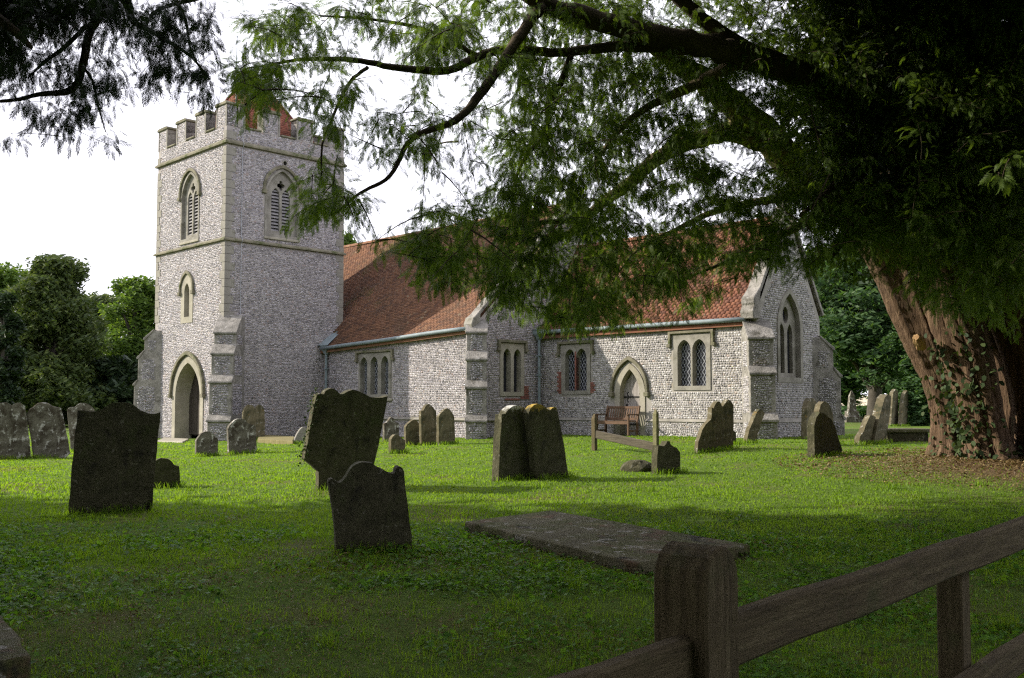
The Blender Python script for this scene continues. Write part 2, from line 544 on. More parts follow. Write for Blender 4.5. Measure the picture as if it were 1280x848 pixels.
def arch(cx, hw, z0, zs, rise, n=7):
    """pointed opening: bottom left, up, over, down to bottom right"""
    Rr = (hw * hw + rise * rise) / (2 * hw)
    pts = [(cx - hw, z0)]
    a1 = math.asin(min(1, rise / Rr))
    if Rr < hw: Rr = hw
    for i in range(n + 1):
        a = a1 * i / n
        pts.append((cx - hw + Rr - Rr * math.cos(a), zs + Rr * math.sin(a)))
    for i in range(n - 1, -1, -1):
        a = a1 * i / n
        pts.append((cx + hw - Rr + Rr * math.cos(a), zs + Rr * math.sin(a)))
    pts.append((cx + hw, z0))
    return pts

def rect(a, b, c, d):
    return [(a, c), (a, d), (b, d), (b, c)]

def inside(px, pz, poly):
    r = np.zeros(len(px), bool)
    n = len(poly)
    for i in range(n):
        (x1, y1), (x2, y2) = poly[i], poly[(i + 1) % n]
        if y1 == y2:
            continue
        c = ((y1 > pz) != (y2 > pz)) & (px < (x2 - x1) * (pz - y1) / (y2 - y1) + x1)
        r ^= c
    return r

def flints(name, poly, holes, fn, mat, parent, rowh=.056, wmin=.044, wmax=.108, jit=.55, depth=.015, d0=0.0):
    """every flint a domed, chipped lump of its own, bedded in rows"""
    zs = [p[1] for p in poly]; xs = [p[0] for p in poly]
    S, Zc, Wd, Hh = [], [], [], []
    z = min(zs)
    while z < max(zs):
        h = rowh * random.uniform(.8, 1.2)
        x = min(xs) - random.uniform(0, wmax)
        while x < max(xs):
            wd = random.uniform(wmin, wmax)
            S.append(x + wd / 2); Zc.append(z + h / 2 + random.uniform(-jit, jit) * h * .5); Wd.append(wd); Hh.append(h * random.uniform(.85, 1.15))
            x += wd
        z += h
    S, Zc, Wd, Hh = map(np.array, (S, Zc, Wd, Hh))
    ok = inside(S, Zc, poly)
    for (dx, dz) in ((-.4, 0), (.4, 0), (0, -.3), (0, .35)):
        ok &= inside(S + dx * Wd, Zc + dz * Hh, poly)
        for h in holes:
            ok &= ~inside(S + dx * Wd, Zc + dz * Hh, h)
    S, Zc, Wd, Hh = S[ok], Zc[ok], Wd[ok], Hh[ok]
    k = len(S)
    th = np.arange(6) * math.pi / 3 + .26
    rj = rng.uniform(.80, 1.08, (k, 6))
    c, s_ = np.cos(th), np.sin(th)
    rj = rng.uniform(.72, 1.12, (k, 6))
    sq = .5 / np.maximum(np.abs(c), np.abs(s_)) * .55 + .45 * .5
    bx = S[:, None] + Wd[:, None] * .98 * sq * c * rj
    bz = Zc[:, None] + Hh[:, None] * .98 * sq * s_ * rj
    off = rng.uniform(-.12, .12, (k, 2, 1))
    tx = S[:, None] + Wd[:, None] * (.66 * sq * c * rj + off[:, 0])
    tz = Zc[:, None] + Hh[:, None] * (.66 * sq * s_ * rj + off[:, 1])
    dt = depth * rng.uniform(.5, 1.3, (k, 1)) + rng.uniform(-.006, .006, (k, 6))
    P0 = np.stack(fn(bx, bz, np.full_like(bx, d0 - .004)), -1) if False else None
    def pack(a, b, d):
        r = fn(a, b, d)
        return np.stack([np.broadcast_to(q, a.shape) for q in r], -1)
    V = np.concatenate([pack(bx, bz, np.full_like(bx, d0 - .004)), pack(tx, tz, d0 + dt)], 1)
    o0 = np.array(fn(0, 0, 0), float); ea = np.array(fn(1, 0, 0), float) - o0
    eb = np.array(fn(0, 1, 0), float) - o0; ed = np.array(fn(0, 0, 1), float) - o0
    flip = np.dot(np.cross(ea, eb), ed) < 0
    tf = [[i, (i + 1) % 6, 6 + (i + 1) % 6, 6 + i] for i in range(6)] + [[6, 7, 8, 9, 10, 11]]
    if flip:
        tf = [f[::-1] for f in tf]
    fl = np.concatenate([np.array(f) for f in tf])
    F = (fl[None] + (np.arange(k) * 12)[:, None]).ravel()
    me = np_mesh(name, V.reshape(-1, 3), F, np.tile([4] * 6 + [6], k))
    return tag(link(name, me, mat, parent), kind='stuff')

def strip(mb, outer, inner, fn, d0, d1):
    """band between two open lines of equal length"""
    n = len(outer)
    A = [fn(a, b, d1) for a, b in outer]; B = [fn(a, b, d1) for a, b in inner]
    C = [fn(a, b, d0) for a, b in outer]; D = [fn(a, b, d0) for a, b in inner]
    fs = []
    for i in range(n - 1):
        fs += [(i, i + 1, n + i + 1, n + i), (2 * n + i, 2 * n + i + 1, i + 1, i), (n + i, n + i + 1, 3 * n + i + 1, 3 * n + i), (3 * n + i, 3 * n + i + 1, 2 * n + i + 1, 2 * n + i)]
    fs += [(0, n, 3 * n, 2 * n), (n - 1, 3 * n - 1, 4 * n - 1, 2 * n - 1)]
    mb.add(A + B + C + D, fs)

def arch_hood(name, fn, cx, hw, zs, rise, parent, wd=.11, proud=.09, mat=None, stops=True):
    o = arch(cx, hw + wd, zs - .05, zs, rise + wd * 1.25, 8)
    i = arch(cx, hw, zs - .05, zs, rise, 8)
    mb = MB()
    strip(mb, o, i, fn, -.01, proud)
    if stops:
        for sx in (-1, 1):
            c = cx + sx * (hw + wd / 2)
            mb.prism(rect(c - .09, c + .09, zs - .19, zs - .05), fn, -.01, proud + .03)
    return mb.build(name, mat or LIME_D, parent, bevel=.012)

def lattice(fn, holes, d, parent, step=.21, wd=.009):
    """diamond leading clipped to each light"""
    mb = MB()
    for h in holes:
        xs = [p[0] for p in h]; zs = [p[1] for p in h]
        for sg in (1, -1):
            k = -60
            while k < 60:
                seg = []
                x0 = (min(xs) + max(xs)) / 2; z0 = min(zs)
                ts = np.linspace(-4, 4, 600)
                px = x0 + ts * .55 + 0 * k; pz = z0 + sg * ts + k * step
                ins = inside(px, pz, h)
                idx = np.nonzero(ins)[0]
                if len(idx) > 1:
                    a, b = idx[0], idx[-1]
                    mb.bar(fn(px[a], pz[a], d), fn(px[b], pz[b], d), wd, wd)
                k += 1
    return mb.build('lead_lattice', WIRE, parent, recalc=False)

WIN = []
def window(name, fn, outer, lights, parent, mat=LIME, glass=True, lat=True, proud=.03, deep=-.26):
    mb = MB()
    mb.pierced(outer, lights, fn, proud, deep)
    w_ = mb.build(name, mat, parent, bevel=.0)
    mb = MB()
    for h in lights:
        mb.prism(h, fn, -.19, -.21)
    mb.build('pane', GLASS if glass else DARKIN, w_)
    if lat:
        lattice(fn, lights, -.165, w_)
    return w_

def label_hood(fn, a, b, z, drop, parent, mat=LIME_D):
    mb = MB()
    mb.prism([(a, z - drop), (a, z), (b, z), (b, z - drop), (b - .09, z - drop), (b - .09, z - .09), (a + .09, z - .09), (a + .09, z - drop)], fn, -.01, .10)
    for x in (a - .05, b - .09):
        mb.prism(rect(x, x + .14, z - drop - .10, z - drop), fn, -.01, .11)
    return mb.build('hood_mould', mat, parent, bevel=.01)

def tiles(name, O, U, S, ulen, slen, mat, parent, gauge=.105, tw=.17, trim=None, sag=0, quad=None):
    """overlapping clay tiles laid in courses up a slope, one lump each"""
    O, U, S = (np.array(v, float) for v in (O, U, S))
    N = np.cross(U, S)
    Us, Ss, Ws = [], [], []
    nrow = int(slen / gauge)
    for r_ in range(nrow):
        u = -(r_ % 2) * tw / 2 - random.uniform(0, .02)
        while u < ulen:
            a, b = u, u + tw
            if trim:
                lo, hi = trim(r_ * gauge)
                a, b = max(a, lo), min(b, hi)
            else:
                a, b = max(a, 0), min(b, ulen)
            if b - a > .03:
                Us.append((a + b) / 2); Ss.append(r_ * gauge); Ws.append(b - a)
            u += tw
    Us, Ss, Ws = map(np.array, (Us, Ss, Ws))
    k = len(Us)
    th = .022
    u0 = Us - Ws / 2 + .002; u1 = Us + Ws / 2 - .002
    js = rng.uniform(-.010, .010, k)
    lift = rng.uniform(0, .008, k)
    skew = rng.uniform(-.006, .006, k)
    wave = sag * (vnoise(Us * .35, Ss * .5, 9) - .5)
    def P(u, s, h):
        if quad is not None:
            a, b, c, d = (np.array(q_, float) for q_ in quad)
            t, v = (u / ulen)[:, None], (s / slen)[:, None]
            return (1 - v) * ((1 - t) * a + t * b) + v * ((1 - t) * d + t * c) + h[:, None] * N
        return O + u[:, None] * U + s[:, None] * S + h[:, None] * N
    lo = Ss + js - .02; hi = Ss + gauge * 1.5
    V = np.stack([P(u0, lo + skew, wave + .012 + lift), P(u1, lo - skew, wave + .012 + lift), P(u1, hi, wave - .004 + 0 * u0), P(u0, hi, wave - .004 + 0 * u0),
                  P(u0, lo + skew, wave + .012 + th + lift), P(u1, lo - skew, wave + .012 + th + lift), P(u1, hi, wave + .010 + 0 * u0), P(u0, hi, wave + .010 + 0 * u0)], 1)
    fl = np.array([4, 5, 6, 7, 0, 1, 5, 4, 1, 2, 6, 5, 3, 0, 4, 7])
    F = (fl[None] + (np.arange(k) * 8)[:, None]).ravel()
    me = np_mesh(name, V.reshape(-1, 3), F, np.full(4 * k, 4))
    return tag(link(name, me, mat, parent), kind='stuff')

def gutter(fn_pts, parent, r=.068):
    mb = MB()
    tube(mb, fn_pts, [r] * len(fn_pts), 8)
    return mb.build('gutter', LEAD, parent, smooth=True)

# ---- tower
TE, TN = 5.45, 5.10
Z1, Z2, ZS, ZP = 7.10, 10.64, 11.26, 12.14
tower = MB()
fS, fE = southf(0), eastf(0)
doorS = arch(-2.62, .98, -.3, 1.45, 1.30, 8)
belS = arch(-2.68, .66, 7.42, 8.95, .98, 8)
belE = arch(2.32, .66, 7.48, 8.98, .98, 8)
lanS = arch(-2.80, .36, 4.36, 5.45, .55, 7)
pin = [(2.42 + .085 * math.cos(a), 10.28 + .085 * math.sin(a)) for a in np.arange(8) * math.pi / 4]
wallS = rect(-TE, 0, -.4, ZS)
wallE = rect(0, TN, -.4, ZS)
tower.pierced(wallS, [doorS, belS, lanS], fS, 0, -.45, back=False, rim=False)
tower.pierced(wallE, [belE, pin], fE, 0, -.45, back=False, rim=False)
tower.poly([(-TE, 0, -.4), (-TE, TN, -.4), (-TE, TN, ZS), (-TE, 0, ZS)])
tower.poly([(0, TN, -.4), (-TE, TN, -.4), (-TE, TN, ZS), (0, TN, ZS)])
# inside of the parapet and the leads
q = .38
tower.add([(-TE, 0, ZS), (0, 0, ZS), (0, TN, ZS), (-TE, TN, ZS), (-TE + q, q, ZS), (-q, q, ZS), (-q, TN - q, ZS), (-TE + q, TN - q, ZS),
           (-TE + q, q, 10.7), (-q, q, 10.7), (-q, TN - q, 10.7), (-TE + q, TN - q, 10.7)],
          [(0, 1, 5, 4), (1, 2, 6, 5), (2, 3, 7, 6), (3, 0, 4, 7), (4, 5, 9, 8), (5, 6, 10, 9), (6, 7, 11, 10), (7, 4, 8, 11), (8, 9, 10, 11)])
tower = tower.build('tower', MORTAR, church, recalc=False)
for zc, nm in ((Z1, .10), (Z2, .13)):
    mb = MB()
    o_, h_ = .10, nm
    ring = [(-TE - o_, -o_), (o_, -o_), (o_, TN + o_), (-TE - o_, TN + o_)]
    rin = [(-TE + .02, .02), (-.02, .02), (-.02, TN - .02), (-TE + .02, TN - .02)]
    rtop = [(-TE - .015, -.015), (.015, -.015), (.015, TN + .015), (-TE - .015, TN + .015)]
    vs = [(a, b, zc - h_ * .5) for a, b in rin] + [(a, b, zc - h_ * .25) for a, b in ring] + [(a, b, zc + h_ * .25) for a, b in ring] + [(a, b, zc + h_ * .95) for a, b in rtop]
    fs = [(k * 4 + i, k * 4 + (i + 1) % 4, k * 4 + 4 + (i + 1) % 4, k * 4 + 4 + i) for k in range(3) for i in range(4)]
    mb.add(vs, fs)
    mb.build('string_course', LIME_D, tower)
ashlar_strip = rect(.02, .50, -.3, 4.5)
QW = .30
flints('flint_facing', rect(-TE + .2, -.2, -.1, ZS), [[(a * 1.0, b) for a, b in arch(-2.62, 1.24, -.3, 1.45, 1.58, 8)], arch(-2.68, .75, 7.34, 8.95, 1.09, 8),
       arch(-2.80, .47, 4.25, 5.45, .68, 7), rect(-9, 9, Z1 - .07, Z1 + .10), rect(-9, 9, Z2 - .09, Z2 + .12)], fS, FL_TOWER, tower)
flints('flint_facing', rect(.2, TN - .1, -.1, ZS), [arch(2.32, .75, 7.40, 8.98, 1.09, 8), [(2.42 + .125 * math.cos(a), 10.28 + .125 * math.sin(a)) for a in np.arange(8) * math.pi / 4],
       rect(-9, 9, Z1 - .07, Z1 + .10), rect(-9, 9, Z2 - .09, Z2 + .12), ashlar_strip], fE, FL_TOWER, tower)
# quoins: one stone each, sharing meshes
def quoin_mesh(la, lb, h):
    mb = MB()
    mb.box((-la, -.022, 0), (.022, .16, h))
    mb.box((-.16, .16, 0), (.022, lb, h))
    me = bpy.data.meshes.new('quoin_stone')
    me.from_pydata(mb.v, [], mb.f)
    me.materials.append(LIME)
    return me
qm = [quoin_mesh(.34, .20, .285), quoin_mesh(.19, .34, .285), quoin_mesh(.30, .22, .285), quoin_mesh(.18, .38, .285)]
def quoins(parent, x, y, rz, z0, z1, skip=()):
    z, i = z0, 0
    while z < z1 - .28:
        if not any(a < z + .14 < b for a, b in skip):
            o = link('quoin_stone', qm[random.choice((0, 2)) if i % 2 else random.choice((1, 3))], None, parent, (x, y, z))
            o.rotation_euler = (0, 0, rz)
        z += .30
        i += 1
qs = ((Z1 - .05, Z1 + .05), (Z2 - .12, Z2 + .14))
quoins(tower, 0, 0, 0, 4.2, ZS, qs)
quoins(tower, 0, TN, R(90), 3.5, ZS, qs)
quoins(tower, -TE, 0, R(-90), 4.4, ZS, qs)
z = -.05
while z < 4.3:                                       # dressed strip beside the corner buttress
    h = random.uniform(.26, .36)
    mb = MB(); mb.box((.0, .20, z), (.03, .20 + random.choice((.34, .28, .40)), z + h - .015))
    mb.build('ashlar_block', LIME_P, tower)
    z += h
# merlons with copings
def merlon(a, b, fn):
    mb = MB(); mb.prism(rect(a, b, ZS, ZP - .09), fn, 0, -q)
    m_ = mb.build('merlon', MORTAR, tower)
    flints('flint_facing', rect(a + .07, b - .07, ZS + .02, ZP - .1), [], fn, FL_TOWER, m_, d0=.0)
    mb = MB()
    for x0, x1 in ((a, a + .07), (b - .07, b)):
        mb.prism(rect(x0, x1, ZS + .003, ZP - .093), fn, .02, -q - .004)
    mb.build('dressing', LIME, m_)
    mb = MB(); mb.prism([(a - .05, ZP - .09), (a - .05, ZP - .03), (a + .03, ZP + .03), (b - .03, ZP + .03), (b + .05, ZP - .03), (b + .05, ZP - .09)], fn, .06, -q - .05)
    mb.build('coping', LIME_D, m_, bevel=.015)
def sill(a, b, fn):
    mb = MB(); mb.prism(rect(a + .055, b - .055, ZS + .004, ZS + .075), fn, .06, -q - .05)
    mb.build('coping', LIME_D, tower, bevel=.02)
fW, fN = (lambda s, z, d: (-TE - d, s, z)), (lambda s, z, d: (s, TN + d, z))
for i in range(7):
    a, b = -TE + TE * i / 7, -TE + TE * (i + 1) / 7
    (sill if i % 2 else merlon)(a, b, fS)
    (sill if i % 2 else merlon)(a, b, fN)
    lo = q + .055 if i == 0 else TN * i / 7
    hi = TN - q - .055 if i == 6 else TN * (i + 1) / 7
    (sill if i % 2 else merlon)(lo, hi, fE)
    (sill if i % 2 else merlon)(lo, hi, fW)
for (c_, s_, fn) in ((0, 0, fE), (0, TN, fE)):        # the end faces of the corner merlons show flint too
    a, b = (0.02, q + .05) if s_ == 0 else (TN - q - .05, TN - .02)
    flints('flint_facing', rect(a, b, ZS + .02, ZP - .1), [], fn, FL_TOWER, tower)

# pyramid roof
AP = np.array((-TE / 2, TN / 2, 14.45))
b0 = .42
cn = [np.array(p, float) for p in ((-TE + b0, b0, 10.85), (-b0, b0, 10.85), (-b0, TN - b0, 10.85), (-TE + b0, TN - b0, 10.85))]
mb = MB()
for i in range(4):
    mb.poly([cn[i], cn[(i + 1) % 4], AP])
pyr = mb.build('roof', TILE_T, tower)
for i in range(4):
    A, B = cn[i], cn[(i + 1) % 4]
    L = np.linalg.norm(B - A); U = (B - A) / L
    mid = (A + B) / 2
    S = AP - mid; SL = np.linalg.norm(S); S = S / SL
    tiles('roof_tiles', A, U, S, L, SL - .15, TILE_T, pyr, trim=lambda s, L=L, SL=SL: (L / 2 * s / SL, L - L / 2 * s / SL))
mb = MB()
for i in range(4):
    d = Vector(AP - cn[i])
    for k in range(18):
        p0 = Vector(cn[i]) + d * (k / 18.2) + Vector((0, 0, .05)); p1 = Vector(cn[i]) + d * ((k + 1.1) / 18.2) + Vector((0, 0, .035))
        mb.bar(p0, p1, .20, .05)
mb.build('hip_tiles', TILE_T, pyr)
mb = MB(); tube(mb, [(-1.59, 1.24, 12.4), (-1.59, 1.24, 13.8), (-1.59, 1.24, 15.25)], [.03, .026, .018], 8)
tube(mb, [(-1.59, 1.24, 15.25), (-1.59, 1.24, 15.31)], [.035, .02], 8)
mb.build('flagpole', LEAD, tower)
mb = MB(); tube(mb, [(.03, .62, 0.2), (.05, .62, 7.0), (.14, .62, 7.12), (.04, .62, 7.3), (.04, .62, 10.5), (.15, .62, 10.64), (.04, .62, 10.9), (.04, .62, 11.95)], [.010] * 8, 5)
mb.build('lightning_conductor', WIRE, tower)
# belfry windows
def belfry(fn, cx, z0, zs):
    o = arch(cx, .655, z0 + .003, zs, .975, 8)
    lw = .175
    h1 = arch(cx - .225, lw, z0 + .16, zs + .02, .30, 5)
    h2 = arch(cx + .225, lw, z0 + .16, zs + .02, .30, 5)
    qf = []
    for k in range(16):
        a = k * math.pi / 8
        r = .17 if k % 4 in (0,) else (.155 if k % 4 in (1, 3) else .095)
        qf.append((cx + r * math.cos(a), zs + .44 + r * 1.15 * math.sin(a)))
    mb = MB(); mb.pierced(o, [h1, h2, qf], fn, -.10, -.30)
    w_ = mb.build('belfry_window', LIME, tower)
    mb = MB()
    oo = arch(cx, .735, z0 - .10, zs, 1.07, 8)
    mb.pierced(oo, [arch(cx, .655, z0, zs, .975, 8)], fn, .03, -.30)
    mb.build('jamb', LIME, w_)
    for c in (cx - .225, cx + .225):
        z = z0 + .20
        while z < zs + .24:
            hw = lw + .02
            mb = MB()
            mb.prism([(c - hw, z), (c - hw, z + .035), (c + hw, z + .035), (c + hw, z)], lambda a, b, d: fn(a, b - d * .8 - .16, d), -.14, -.36)
            mb.build('louvre_slat', LOUVRE, w_)
            z += .125
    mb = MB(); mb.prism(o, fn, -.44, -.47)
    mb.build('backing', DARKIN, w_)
    arch_hood('hood_mould', fn, cx, .735, zs + .22, .86, w_, wd=.10)
    mb = MB(); mb.prism(rect(cx - .76, cx + .76, z0 - .20, z0 - .105), fn, -.01, .06)
    mb.build('sill', LIME_P, w_, bevel=.015)
belfry(fS, -2.68, 7.46, 8.95)
belfry(fE, 2.32, 7.52, 8.98)
# small lancet
mb = MB(); mb.pierced(arch(-2.80, .47, 4.25, 5.45, .68, 7), [arch(-2.80, .20, 4.48, 5.42, .34, 7)], fS, .03, -.32)
lw_ = mb.build('lancet_window', LIME_P, tower)
mb = MB(); mb.prism(arch(-2.80, .21, 4.45, 5.42, .35, 7), fS, -.22, -.25); mb.build('pane', GLASS, lw_)
arch_hood('hood_mould', fS, -2.80, .47, 5.50, .62, lw_, wd=.10)
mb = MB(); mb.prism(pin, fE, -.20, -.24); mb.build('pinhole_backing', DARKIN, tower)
mb = MB(); mb.pierced([(2.42 + .125 * math.cos(a), 10.28 + .125 * math.sin(a)) for a in np.arange(8) * math.pi / 4], [pin], fE, .025, -.2); mb.build('pinhole_surround', LIME, tower)
# tower doorway
mb = MB(); mb.pierced(arch(-2.62, 1.22, -.38, 1.45, 1.54, 9), [arch(-2.62, .97, -.3, 1.45, 1.29, 9)], fS, .035, -.66)
dw = mb.build('doorway', LIME_P, tower)
arch_hood('hood_mould', fS, -2.62, 1.23, 1.62, 1.42, dw, wd=.12, proud=.12)
dtop = arch(-2.62, .99, .0, 1.45, 1.31, 9)
mb = MB(); mb.prism(dtop, fS, -.60, -.64); mb.build('door_backing', OAKD, dw)
for k in range(9):
    x0 = -3.58 + k * .214; x1 = x0 + .204
    zt = [1.45 + max(0, 1.29 - abs(x + 2.62) * 1.30) for x in (x0, x1)]
    mb = MB(); mb.prism([(x0, .04), (x0, zt[0]), (x1, zt[1]), (x1, .04)], fS, -.54 - .008 * (k % 2), -.59); mb.build('door_board', OAKD, dw)

# ---- buttresses
def buttress(e, n, ang, wd, stages, parent, mat=BUTT, coping=LIME, flint=FL_TOWER, back=.5):
    """stages: (height, projection) from the ground up"""
    d = Vector((math.cos(ang), math.sin(ang), 0)); s = Vector((-d.y, d.x, 0))
    c = Vector((e, n, 0))
    fn = lambda p, z, t: tuple(c + d * p + s * t + Vector((0, 0, z)))
    prof = [(-back, -.4)]
    z = -.4
    for i, (zt, p) in enumerate(stages):
        prof.append((p, z)); prof.append((p, zt))
        nxt = stages[i + 1][1] if i + 1 < len(stages) else -back * .2
        z = zt + (p - nxt) * (1.1 if i + 1 < len(stages) else .9)
    prof.append((nxt, z)); prof.append((-back, z))
    mb = MB(); mb.prism(prof, fn, -wd / 2, wd / 2)
    b_ = mb.build('buttress', mat, parent, bevel=.02)
    zl = -.1
    for i, (zt, p) in enumerate(stages):
        front = lambda a, zz, dd, p=p: (c.x + d.x * (p + dd) + s.x * a, c.y + d.y * (p + dd) + s.y * a, zz + 0 * a)
        flints('flint_facing', rect(-wd / 2 + .10, wd / 2 - .10, zl + .04, zt - .08), [], front, flint, b_, depth=.018)
        for sg in (1, -1):
            side = lambda a, zz, dd, sg=sg: (c.x + d.x * a + s.x * sg * (wd / 2 + dd), c.y + d.y * a + s.y * sg * (wd / 2 + dd), zz + 0 * a)
            flints('flint_facing', rect(-.2, p - .12, zl + .02, zt - .06), [], side, flint, b_, depth=.018)
        nxt = stages[i + 1][1] if i + 1 < len(stages) else -back * .2
        rise = (p - nxt) * (1.1 if i + 1 < len(stages) else .9)
        mb = MB()                                        # weathering slab on each set-off
        mb.prism([(p + .05, zt - .05), (p + .05, zt + .02), (nxt + .005, zt + rise + .05), (nxt + .005, zt + rise - .02), (p - .02, zt - .05)], fn, -wd / 2 - .03, wd / 2 + .03)
        mb.build('weathering_slab', mat, b_, bevel=.012)
        zl = zt + rise
    return b_
DIAG_SE, DIAG_SW, DIAG_NE = R(-45), R(-135), R(45)
buttress(.16, .16, DIAG_SE, .78, [(.62, 1.25), (1.95, 1.10), (2.95, .90), (3.70, .62)], tower)
buttress(-TE, 0, DIAG_SW, .86, [(.62, .74), (1.95, .64), (3.0, .50), (3.75, .26)], tower)
# paving step in front of the tower door
# ---- nave
NS, NE_, ZR, AX = 4.25, 8.71, 8.45, 9.10
eave = lambda e: 3.50 + .041 * e
fNS, fNE = southf(NS), eastf(NE_)
win3 = rect(2.30, 4.24, 1.40, 3.06)
L3 = [arch(2.62 + .63 * i, .215, 1.54, 2.62, .30, 6) for i in range(3)]
winE = rect(5.27, 6.42, 1.45, 3.24)
mb = MB()
wn = [(0, -.4), (0, eave(0)), (NE_, eave(NE_)), (NE_, -.4)]
mb.pierced(wn, [win3], fNS, 0, -.3, back=False, rim=False)
gab = [(NS, -.4), (NS, eave(NE_)), (AX, ZR), (2 * AX - NS, eave(NE_)), (2 * AX - NS, -.4)]
mb.pierced(gab, [winE], fNE, 0, -.3, back=False, rim=False)
WN = -8.0
mb.poly([(WN, NS, -.4), (-TE, NS, -.4), (-TE, NS, 3.3), (WN, NS, 3.3)])
mb.poly([(WN, NS, -.4), (WN, 2 * AX - NS, -.4), (WN, 2 * AX - NS, 3.3), (WN, AX, ZR), (WN, NS, 3.3)])
mb.poly([(WN, 2 * AX - NS, -.4), (NE_, 2 * AX - NS, -.4), (NE_, 2 * AX - NS, eave(NE_)), (WN, 2 * AX - NS, 3.3)])
nave = mb.build('nave', MORTAR, church, recalc=False)
flints('flint_facing', [(.05, -.1), (.05, 3.20), (NE_ - .25, 3.55), (NE_ - .25, -.1)], [rect(2.26, 4.28, 1.32, 3.16), rect(-1, 9, .62, .74)], fNS, FL_TOWER, nave, jit=.25)
flints('flint_facing', [(NS + .2, -.1), (NS + .2, eave(NE_) - .1), (AX, ZR - .35), (AX + 2, 6.2), (AX + 2, -.1)], [rect(5.25, 6.44, 1.42, 3.32), rect(-1, 12, .62, .74)], fNE, FL_TOWER, nave, jit=.2)
mb = MB()                                                 # pale stone band under the eaves, in lengths
x = .25
while x < NE_ - .3:
    l = min(random.uniform(.8, 1.3), NE_ - .02 - x)
    mb = MB(); z0 = eave(x); mb.prism([(x, z0 - .30), (x, z0 - .06), (x + l - .01, eave(x + l) - .06), (x + l - .01, eave(x + l) - .30)], fNS, -.01, .03)
    mb.build('eaves_stone', LIME_P, nave)
    x += l
for fn, a, b in ((fNS, .0, NE_ + .06), (fNE, NS, 7.2)):
    mb = MB(); mb.prism([(a, .66), (a, .74), (b, .74), (b, .66)], lambda s, z, d, fn=fn: fn(s, z, d if z < .7 else min(d, .02)), -.01, .09)
    mb.build('plinth', LIME, nave)
w_ = window('window', fNS, [(2.31, 1.41), (2.31, 3.05), (4.23, 3.05), (4.23, 1.41)], L3, nave)
label_hood(fNS, 2.16, 4.38, 3.16, .32, w_)
mb = MB(); mb.prism(rect(2.22, 4.32, 1.30, 1.405), fNS, -.02, .07); mb.build('sill', LIME_P, w_, bevel=.012)
w2_ = window('window', fNE, [(5.28, 1.46), (5.28, 3.23), (6.41, 3.23), (6.41, 1.46)], [arch(5.60, .175, 1.60, 2.78, .27, 6), arch(6.09, .175, 1.60, 2.78, .27, 6)], nave, lat=False, mat=LIME_P)
label_hood(fNE, 5.16, 6.53, 3.34, .28, w2_)
for (a, b, c, d) in ((6.42, 6.66, 1.52, 1.80), (5.5, 6.2, 1.32, 1.44), (6.25, 6.66, 1.36, 1.50)):     # brick patching
    zz, r_ = c, 0
    while zz < d - .05:
        s0 = a - (r_ % 2) * .1
        while s0 < b - .05:
            mb = MB(); mb.prism(rect(max(s0, a), min(s0 + .20, b), zz, zz + .062), fNE, -.01, .028); mb.build('brick', BRICK, nave)
            s0 += .215
        zz += .075; r_ += 1
buttress(NE_, NS, DIAG_SE, .66, [(.66, .88), (1.72, .74), (2.62, .56), (3.50, .34)], nave)
def slope_roof(name, e0, e1, n0, z0a, z0b, AXn, zr, mat, parent, over=.16, **kw):
    mb = MB()
    k = (zr - z0b) / (AXn - n0)
    a, b = (e0, n0 - over, z0a - over * k), (e1, n0 - over, z0b - over * k)
    c, d = (e1, AXn, zr), (e0, AXn, zr)
    m1, m2 = (e1, 2 * AXn - n0 + over, z0b - over * k), (e0, 2 * AXn - n0 + over, z0a - over * k)
    th = .10
    dn = lambda p: (p[0], p[1], p[2] - th)
    lo_ = lambda p: (p[0], p[1], p[2] - .11)
    mb.add([lo_(a), lo_(b), lo_(c), lo_(d), m1, m2], [(0, 1, 2, 3)])
    mb.add([c, d, m1, m2], [(1, 0, 2, 3)])
    dn = lambda p: (p[0], p[1], p[2] - .11 - th)
    mb.add([lo_(a), lo_(b), dn(b), dn(a)], [(0, 3, 2, 1)])
    mb.add([dn(a), dn(b), dn(c), dn(d)], [(3, 2, 1, 0)])
    mb.add([b, c, dn(c), dn(b)], [(0, 3, 2, 1)])
    rf = mb.build(name, mat, parent, recalc=False)
    O = np.array(a); U = np.array(b) - O; ul = np.linalg.norm(U); U /= ul
    S = np.array(d) - O; sl = np.linalg.norm(S); S /= sl
    tiles('roof_tiles', O, U, S, ul, sl, mat, rf, quad=(a, b, c, d), **kw)
    x = e0
    while x < e1 - .1:                                     # ridge tiles, one at a time
        mb = MB(); l = min(.44, e1 - x)
        for sg in (-1, 1):
            mb.bar((x, AXn + sg * .075, zr + .035), (x + l - .012, AXn + sg * .075, zr + .035), .03, .03)
        vs = [(x + t, AXn + r * math.sin(a_), zr - .02 + r * math.cos(a_)) for t in (0, l - .012) for r in (.13,) for a_ in np.linspace(-1.6, 1.6, 7)]
        mb.add(vs, [(i, i + 1, 8 + i, 7 + i) for i in range(6)])
        o_ = mb.build('ridge_tile', mat, rf)
        x += l
    return rf
slope_roof('roof', WN, NE_ - .18, NS, eave(WN), eave(NE_), AX, ZR, TILE_N, nave, sag=.07)
gutter([(.15 + (NE_ - .3) * i / 8, NS - .23, eave(.15 + (NE_ - .3) * i / 8) - .19 + .01 * math.sin(i * 1.3)) for i in range(9)], nave)
